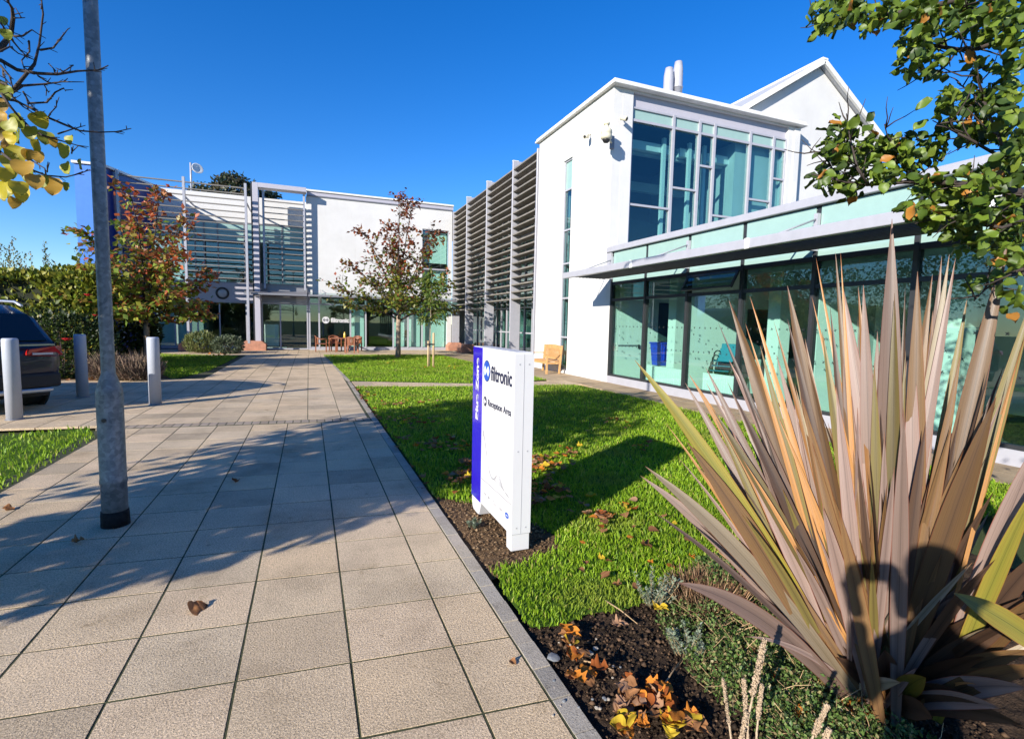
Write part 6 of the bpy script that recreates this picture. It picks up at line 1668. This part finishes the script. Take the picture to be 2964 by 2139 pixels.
mound('groundcover_shrub', [(2.02, 1.95, .34), (2.3, 1.75, .30), (1.9, 1.65, .30), (2.05, 1.4, .30), (1.82, 1.30, .22), (1.98, 1.12, .26), (2.2, 1.55, .28), (1.75, 1.5, .16), (1.78, 1.72, .17), (1.72, 1.22, .16)], 'low small-leaved green ground cover in front of the flax', 'plant', 20000, CPAL, [4, 4, 3, 2.2, 2], .017, .12)
mound('groundcover_shrub', [(2.55, 2.35, .30), (2.9, 2.3, .3), (2.3, 2.28, .22)], 'low green ground cover at the lawn edge behind the flax', 'plant', 6500, CPAL, [4, 4, 3, 2, 2], .022, .13)
def clump(name, x, y, r, h, n, label, pal, wd, hang=0.5, mat='dry'):
    e = empty(name, (x, y, 0), label, 'plant')
    th = RNG.uniform(0, 6.28, n); q = np.sqrt(RNG.random(n))*r
    P = np.stack([x+np.cos(th)*q, y+np.sin(th)*q, RNG.uniform(0, .02, n)], 1)
    D = np.stack([np.cos(th)*q/r*hang, np.sin(th)*q/r*hang, np.ones(n)], 1)+RNG.normal(0, .22, (n, 3))
    leaves('stalks', P, D, unit(n), RNG.uniform(.5, 1.0, n)*h, pick(pal, n, jit=.3), M[mat], e, LEAF_NARROW*np.array([wd, 1, .6]), LEAF_KITE_F)
    return e
clump('cut_lavender', 2.14, 2.22, .20, .17, 650, 'clipped brown twiggy clump at the bed edge under the flax leaf', [(0.34, 0.20, 0.11), (0.26, 0.15, 0.085), (0.42, 0.28, 0.17), (0.14, 0.08, 0.05)], .16)
SIL = [(0.24, 0.29, 0.20), (0.17, 0.22, 0.14), (0.30, 0.34, 0.26)]
def silver(x, y, r, h, n, label):
    e = empty('silver_plant', (x, y, 0), label, 'plant', 'silver-leaved plants in the near bed')
    P, D = [], []
    b = MB()
    for k in range(n):
        a = random.uniform(0, 6.28); q = random.random()*r
        p = wander((x+math.cos(a)*q*.5, y+math.sin(a)*q*.5, 0), (math.cos(a)*.5, math.sin(a)*.5, 1), h*random.uniform(.55, 1.05), 8, .08)
        limb(b, p, .002, .001, 3)
        for i, pt in enumerate(p[1:]):
            for j in range(7):
                t = random.uniform(0, 6.28); P.append(tuple(pt+Vector((0, 0, random.uniform(-.01, .01))))); D.append((math.cos(t), math.sin(t), .9))
    b.obj('stems', M['twig'], e)
    k = len(P); leaves('foliage', np.array(P), np.array(D), unit(k)*.4+[0, 0, 1], RNG.uniform(.014, .026, k), pick(SIL, k), M['dry'], e, LEAF_NARROW*np.array([1.6, 1, 1]), LEAF_KITE_F)
silver(1.83, 2.30, .13, .20, 26, 'silver-green leafy tuft at the lawn edge of the near bed')
silver(1.70, 1.86, .12, .13, 22, 'small silver tuft in the middle of the near bed')
silver(1.20, 3.72, .07, .05, 9, 'tiny grey-green weed tuft between the kerb and the sign')
M['seedhead'] = plain('dry seed head', (0.44, 0.33, 0.22), 0.9, var=0.2, scale=60, bump=0.8, bscale=150)
def spike(base_px, top_px, dist, r, label):
    a = at(*base_px, dist); c = at(*top_px, dist+.03)
    e = empty('seed_spike', (a.x, a.y, 0), label, 'plant', 'dry seed spikes before the flax')
    MB().tube([Vector((a.x+.01, a.y, -.01)), a, a.lerp(c, .5)], [.004, .004, .003], 6).obj('stalk', M['seedhead'], e)
    P, D = [], []
    hb = MB()
    for k in range(170):
        t = .30+.70*k/170; p = a.lerp(c, t); ang = k*2.4; rr_ = r*(1.0-.35*t)*random.uniform(.45, 1.15)
        q = p+Vector((math.cos(ang), math.sin(ang), .15))*rr_*.6
        hb.obox(q, Vector((random.gauss(0, 1), random.gauss(0, 1), random.gauss(0, 1))).normalized()*r*random.uniform(.15, .4), Vector((random.gauss(0, 1), random.gauss(0, 1), random.gauss(0, 1))).normalized()*r*.25, Vector((0, 0, r*.22)))
    hb.obj('seed_head', M['seedhead'], e, smooth=True)
    lf = MB()
spike((2165, 2080), (2213, 1850), 1.92, .016, 'tallest pale seed spike standing before the flax')
spike((2165, 2130), (2152, 1965), 1.92, .013, 'pale seed spike just left of the tallest one')
spike((2118, 2150), (2092, 1962), 1.90, .010, 'thin pale seed spike at the left of the group')
spike((2190, 2120), (2205, 1980), 1.95, .013, 'short pale seed spike in front of the tallest one')
spike((2140, 2170), (2160, 2060), 1.88, .012, 'lowest pale seed spike at the picture bottom')
spike((2340, 2160), (2395, 2040), 1.85, .014, 'slanting pale seed spike at the foot of the flax')
spike((2370, 2180), (2400, 2110), 1.80, .013, 'pale seed spike lowest at the foot of the flax')

# ---- fallen leaves, each a thing
random.seed(31)
FC = {'tan': (0.36, 0.17, 0.07), 'orange': (0.62, 0.22, 0.03), 'yellow': (0.55, 0.38, 0.03), 'rust': (0.30, 0.085, 0.02), 'brown': (0.22, 0.10, 0.045), 'pink': (0.42, 0.24, 0.14)}
fall_me = {}
for c, v in FC.items():
    for k in range(4):
        o_ = LB if k % 2 == 0 else RD
        s = fine_leaf(o_, .018, hash(c) % 97 + k) if False else fine_leaf(o_, .018, 11*k+len(c)*3+ord(c[0]))
        s[:, 2] += (.9*s[:, 0]**2)*(1 if k % 3 else -.7) + .55*(s[:, 1]-.4)**2*(1 if k < 3 else -.5) + .05*np.sin(9*s[:, 1]+5*s[:, 0]+k)
        s[:, 2] -= s[:, 2].min()
        f_ = LBF if k % 2 == 0 else RDF
        fall_me[(c, k)] = leaf_object('fallen_leaf', s, f_, M['dry'], np.clip(np.array(v)*np.random.default_rng(k).uniform(.8, 1.15, (len(s), 1)), 0, 1))
LAB = {}
REST = []
WHERE = {'tan': 'tan', 'orange': 'orange', 'yellow': 'yellow', 'rust': 'rust-red', 'brown': 'dark brown', 'pink': 'pinkish buff'}
def fallen(x, y, z, size, c, label, group, up=None, keep=True):
    label = label.replace('COL', WHERE[c])
    if not keep:
        REST.append((x, y, z, size, c)); return
    me = fall_me[(c, random.randrange(4))]
    a = random.uniform(0, 6.28)
    o = put_leaf(me, 'fallen_leaf', (x, y, z), (math.cos(a), math.sin(a), random.gauss(0, .12)), (random.gauss(0, .25), random.gauss(0, .25), 1), size)
    return tag(o, label, 'leaf', group)
gz = .046
# drifts on the front lawn: (photo x, y, spread x, spread y, count)
DR = [(1155, 1165, 60, 14, 16), (1250, 1165, 60, 10, 8), (1210, 1215, 60, 14, 22), (1270, 1285, 55, 16, 20), (1330, 1290, 40, 14, 8), (1340, 1370, 30, 24, 18), (1350, 1340, 24, 10, 8), (1560, 1335, 30, 20, 16), (1600, 1350, 60, 22, 20), (1600, 1410, 50, 25, 22), (1570, 1440, 20, 20, 8), (1640, 1310, 40, 14, 8), (1170, 1270, 16, 8, 3), (1700, 1460, 60, 50, 5), (1745, 1495, 18, 8, 8), (1830, 1500, 60, 50, 6), (1850, 1290, 40, 14, 6), (1780, 1235, 80, 25, 6), (1400, 1190, 50, 14, 6), (1065, 1130, 12, 20, 5)]
for (x, y, sx, sy, n_) in DR:
    for k in range(int(n_*1.5)):
        for tries in range(20):
            p = ground_at(x+random.gauss(0, sx*.6), y+random.gauss(0, sy*.6), gz)
            if inside(LAWN_FRONT, np.array([p.x]), np.array([p.y]))[0]: break
        else: continue
        fallen(p.x, p.y, gz+random.uniform(-.012, .012), random.uniform(.06, .092), random.choice(['tan', 'tan', 'orange', 'yellow', 'brown', 'pink', 'rust']), 'COL leaf on the front lawn ' + ('between the path and the sign' if x < 1500 else 'by the shadow of the sign' if y < 1480 else 'between the sign and the flax'), 'fallen leaves on the front lawn', keep=(k % 5 < 2))
for k in range(26):
    p = ground_at(random.uniform(1650, 2150), random.uniform(1440, 1760), gz)
    if inside(LAWN_FRONT, np.array([p.x]), np.array([p.y]))[0]:
        fallen(p.x, p.y, gz, random.uniform(.03, .07), random.choice(['tan', 'orange', 'yellow', 'brown']), 'COL leaf on the front lawn between the sign and the flax', 'fallen leaves on the front lawn')
for k in range(30):
    y = random.uniform(4.6, 12.6); fallen(1.06+random.gauss(0, .02), y, .02, random.uniform(.05, .08), random.choice(['rust', 'tan', 'brown']), 'COL leaf caught along the kerb of the front lawn', 'fallen leaves along the kerb')
for k in range(22):
    p = (random.uniform(1.0, 6), random.uniform(14.5, 25)); fallen(p[0], p[1], gz, .09, random.choice(['yellow', 'orange', 'tan']), 'COL leaf scattered on the rear lawn', 'fallen leaves on the rear lawn')
for k in range(8):
    fallen(random.uniform(-4.2, -3.0), random.uniform(24.6, 26), gz, .12, random.choice(['yellow', 'orange']), 'COL leaf on the small lawn before the shrubs', 'fallen leaves on the small lawn')
for k in range(26):
    fallen(random.uniform(-6.0, -3.7), random.uniform(15.3, 16.0), .02, random.uniform(.09, .13), random.choice(['tan', 'orange', 'brown', 'pink']), 'COL leaf heaped under the lavender and roses', 'fallen leaves under the lavender')
# single leaves on the slabs
for x, y, s, c, lb in ((545, 1776, .105, 'tan', 'curled tan leaf alone on the sunlit slabs, nearest the camera'), (683, 1399, .075, 'rust', 'reddish leaf alone on the shaded slabs'), (208, 1576, .075, 'tan', 'tan leaf on the shaded slabs in front of the lamp post'), (337, 1523, .06, 'rust', 'small rust leaf at the foot of the lamp post'), (1476, 1916, .035, 'tan', 'tiny tan leaf on the slab beside the bed'), (5, 1478, .08, 'tan', 'tan leaf on the slabs at the left picture edge')):
    p = ground_at(x, y); fallen(p.x, p.y, .004, s, c, lb, None)
for k in range(10):
    fallen(-2.62+random.gauss(0, .05), random.uniform(4.9, 6.0), .01, .09, random.choice(['tan', 'brown', 'rust']), 'COL leaf lying where the verge meets the path', 'fallen leaves at the verge')
# litter in the near bed
BEDL = [(1850, 2010, 60, 36, 20, ('orange', 'tan', 'pink', 'rust')), (1810, 2110, 50, 22, 7, ('orange', 'yellow', 'tan')), (1960, 2090, 60, 36, 10, ('orange', 'yellow', 'rust', 'tan')), (1640, 1850, 50, 26, 5, ('yellow', 'tan', 'orange')), (1680, 1960, 40, 50, 8, ('tan', 'orange', 'rust')), (1720, 2080, 30, 20, 5, ('tan', 'orange', 'yellow')), (2300, 2075, 24, 20, 2, ('orange',)), (2330, 2110, 10, 10, 1, ('orange',)), (2420, 1960, 50, 50, 9, ('tan', 'orange', 'pink')), (2480, 2060, 60, 40, 12, ('rust', 'tan', 'orange')), (1810, 1820, 24, 20, 2, ('pink',)), (1915, 1770, 16, 14, 2, ('tan', 'yellow')), (2070, 1690, 26, 16, 2, ('orange', 'tan')), (2250, 1960, 60, 60, 5, ('rust', 'tan'))]
for (x, y, sx, sy, n_, cs_) in BEDL:
    for k in range(int(n_*1.35)):
        p = ground_at(x+random.gauss(0, sx*.6), y+random.gauss(0, sy*.6), .03)
        if p.x < 1.07: continue
        fallen(p.x, p.y, .015+random.uniform(0, .04), random.uniform(.05, .085), random.choice(cs_), 'COL leaf in the near flower bed ' + ('on the bare soil by the kerb' if x < 1780 else 'in the heap beside the silver tuft' if x < 2100 else 'at the foot of the flax'), 'fallen leaves in the near bed')
rp = np.array([r[:3] for r in REST]); rn = len(rp); ra = RNG.uniform(0, 6.28, rn)
tag(leaves('leaf_litter', rp, np.stack([np.cos(ra), np.sin(ra), np.zeros(rn)], 1), unit(rn)*.3+[0, 0, 1], np.array([r[3] for r in REST])*.9, np.array([FC[r[4]] for r in REST]), M['dry'], None, LEAF_ROUND*np.array([1, 1, 1.6]), LEAF_OVAL_F, True), 'smaller autumn leaves scattered through the front lawn drifts', 'leaves', kind='stuff')
# crumbs of soil and bark, too many to count
def crumbs(name, n, x0, x1, y0, y1, r0, r1, pal, label, z=0.0):
    x = RNG.uniform(x0, x1, n); y = RNG.uniform(y0, y1, n); s = RNG.uniform(r0, r1, n)*RNG.choice([1, 1, 1, 1.8], n)
    oc = np.array([[1, 0, 0], [0, 1, 0], [-1, 0, 0], [0, -1, 0], [0, 0, .8], [0, 0, -.6]], float)
    V = oc[None]*s[:, None, None]*RNG.uniform(.5, 1.3, (n, 6, 1)); th = RNG.uniform(0, 6.28, n)
    c, s2 = np.cos(th)[:, None], np.sin(th)[:, None]
    V = np.stack([V[..., 0]*c-V[..., 1]*s2, V[..., 0]*s2+V[..., 1]*c, V[..., 2]], -1) + np.stack([x, y, np.full(n, z)+s*.2], 1)[:, None, :]
    F = (np.array([[0, 1, 4], [1, 2, 4], [2, 3, 4], [3, 0, 4], [1, 0, 5], [2, 1, 5], [3, 2, 5], [0, 3, 5]])[None]+(np.arange(n)*6)[:, None, None]).reshape(-1, 3)
    C = np.repeat(pick(pal, n, jit=.35)[:, None, :], 6, axis=1).reshape(-1, 3)
    tag(bulk(name, V.reshape(-1, 3), F, C, M['dry']), label, 'soil', kind='stuff')
crumbs('soil_crumbs', 5200, 1.07, 2.6, 0.9, 2.42, .003, .010, [(0.05, 0.032, 0.02), (0.08, 0.05, 0.032), (0.03, 0.02, 0.013), (0.14, 0.085, 0.05)], 'loose crumbs of dark soil and bark in the near bed', -.012)
crumbs('soil_crumbs', 1800, 1.07, 1.7, 3.0, 4.4, .003, .010, [(0.20, 0.125, 0.07), (0.13, 0.08, 0.045), (0.28, 0.19, 0.11)], 'loose crumbs of dry brown soil round the foot of the sign', -.006)
# pebbles and sticks
M['pebble'] = plain('pale pebble', (0.36, 0.31, 0.25), 0.8, var=0.2, scale=30)
M['slate'] = plain('slate pebble', (0.16, 0.17, 0.18), 0.7, var=0.2, scale=30)
def pebble(x, y, r, mat, label, group=None, flat=.6):
    bm = bmesh.new(); bmesh.ops.create_icosphere(bm, subdivisions=2, radius=r)
    for v in bm.verts:
        v.co *= random.uniform(.82, 1.12); v.co.z *= flat
    me = bpy.data.meshes.new('pebble'); bm.to_mesh(me); bm.free(); me.materials.append(mat)
    o = bpy.data.objects.new('pebble', me); col.objects.link(o); o.location = (x, y, r*.25); o.rotation_euler = (0, 0, random.uniform(0, 6)); tag(o, label, 'stone', group)
p = ground_at(1602, 1906); pebble(p.x, p.y, .032, M['slate'], 'flat grey stone at the kerb of the near bed', None, .35)
p = ground_at(1705, 1893); pebble(p.x, p.y, .020, M['pebble'], 'larger pale pebble in the middle of the near bed')
p = ground_at(1724, 1878); pebble(p.x, p.y, .014, M['pebble'], 'smaller pale pebble beside the larger one in the near bed')
for k in range(26):
    p = ground_at(random.uniform(1600, 1900), random.uniform(1840, 2080)); pebble(p.x, p.y, random.uniform(.005, .010), random.choice([M['pebble'], M['pebble'], M['slate']]), 'tiny pebble among the soil of the near bed', 'tiny pebbles in the near bed')
for x0, y0, x1, y1, lb in ((1690, 1912, 1772, 1938, 'thin pale stick lying across the bare soil'), (1800, 2082, 1920, 2052, 'thicker dry stick among the orange leaves'), (1752, 1737, 1845, 1805, 'long dry stalk reaching from the lawn edge into the bed'), (1905, 2010, 1975, 1905, 'dry stalk lying beside the silver tuft')):
    a, c = ground_at(x0, y0, .02), ground_at(x1, y1, .02)
    tag(MB().tube([a, a.lerp(c, .5)+Vector((0, 0, .008)), c], [.004, .0035, .002], 6).obj('dry_stick', M['twig'], smooth=True), lb, 'stick', 'dry sticks in the near bed')
# ------------------------------------------------------------------ the photographer: stands behind the camera, shadow falls on the flax
pe = empty('person', (-0.16, -0.40, 0), 'person in dark clothes holding up a phone, whose shadow falls on the flax', 'person', rz=-_yaw)
M['cloth'] = plain('dark jacket cloth', (0.03, 0.035, 0.05), 0.9, var=0.2, scale=30)
M['skin'] = plain('skin', (0.45, 0.26, 0.19), 0.55, var=0.08, scale=20)
def skinned(name, verts, edges, radii, mat, sub=2):
    me = bpy.data.meshes.new(name); me.from_pydata(verts, edges, []); me.materials.append(mat)
    o = bpy.data.objects.new(name, me); col.objects.link(o); o.parent = pe
    o.modifiers.new('skin', 'SKIN'); 
    sv = me.skin_vertices[0].data
    for i, r in enumerate(radii):
        sv[i].radius = r if hasattr(r, '__len__') else (r, r); sv[i].use_root = (i == 0)
    md = o.modifiers.new('sub', 'SUBSURF'); md.levels = sub; md.render_levels = sub
    return o
# local frame: +y is where the person looks
V = [(0, 0, .96), (0, 0, 1.12), (0, 0, 1.30), (0, 0.0, 1.44), (0, .01, 1.53), (0, .03, 1.60), (0, .04, 1.69), (0, .03, 1.76),
     (.10, 0, .90), (.11, .02, .50), (.11, -.01, .10), (.12, .10, .04), (-.10, 0, .90), (-.11, .0, .50), (-.11, -.03, .10), (-.12, .08, .04),
     (.19, -.01, 1.42), (.22, .08, 1.17), (.09, .29, 1.42), (-.19, -.01, 1.42), (-.22, .08, 1.17), (-.09, .29, 1.42)]
Eg = [(0, 1), (1, 2), (2, 3), (3, 4), (4, 5), (5, 6), (6, 7), (0, 8), (8, 9), (9, 10), (10, 11), (0, 12), (12, 13), (13, 14), (14, 15), (3, 16), (16, 17), (17, 18), (3, 19), (19, 20), (20, 21)]
Rd = [(.16, .12), (.15, .11), (.18, .12), (.13, .09), .055, .075, .095, .06, .095, .065, .05, .045, .095, .065, .05, .045, .07, .05, .035, .07, .05, .035]
skinned('body', V, Eg, Rd, M['cloth'])
for s_ in (1, -1):
    hv = [(s_*.09, .29, 1.42), (s_*.10, .335, 1.50), (s_*.09, .35, 1.56)]; he = [(0, 1), (1, 2)]; hr = [.028, .034, .03]
    for k in range(4):
        b0 = len(hv); hv += [(s_*(.085), .352+.004*k, 1.545+.02*k), (s_*.06, .348, 1.550+.021*k), (s_*.042, .338, 1.552+.021*k)]
        he += [(2, b0), (b0, b0+1), (b0+1, b0+2)]; hr += [.010, .009, .007]
    b0 = len(hv); hv += [(s_*.085, .328, 1.54), (s_*.06, .322, 1.56)]; he += [(1, b0), (b0, b0+1)]; hr += [.012, .009]
    skinned('hand', hv, he, hr, M['skin'], 1)
MB().lathe([(0.0, .10), (.05, .095), (.085, .07), (.103, .02), (.103, -.03), (.09, -.06)], (0, .02, 1.74), 18).obj('hair', plain('short dark hair', (0.03, 0.02, 0.015), 0.8), pe, local=True, smooth=True)
fc = MB(); fc.tube([(0, .125, 1.70), (0, .15, 1.665), (0, .13, 1.655)], [.010, .016, .008], 8); fc.obj('nose', M['skin'], pe, local=True, smooth=True)
MB().box(-.07, .07, .348, .357, 1.545, 1.625).obj('phone', M['black'], pe, local=True, bevel=.004)
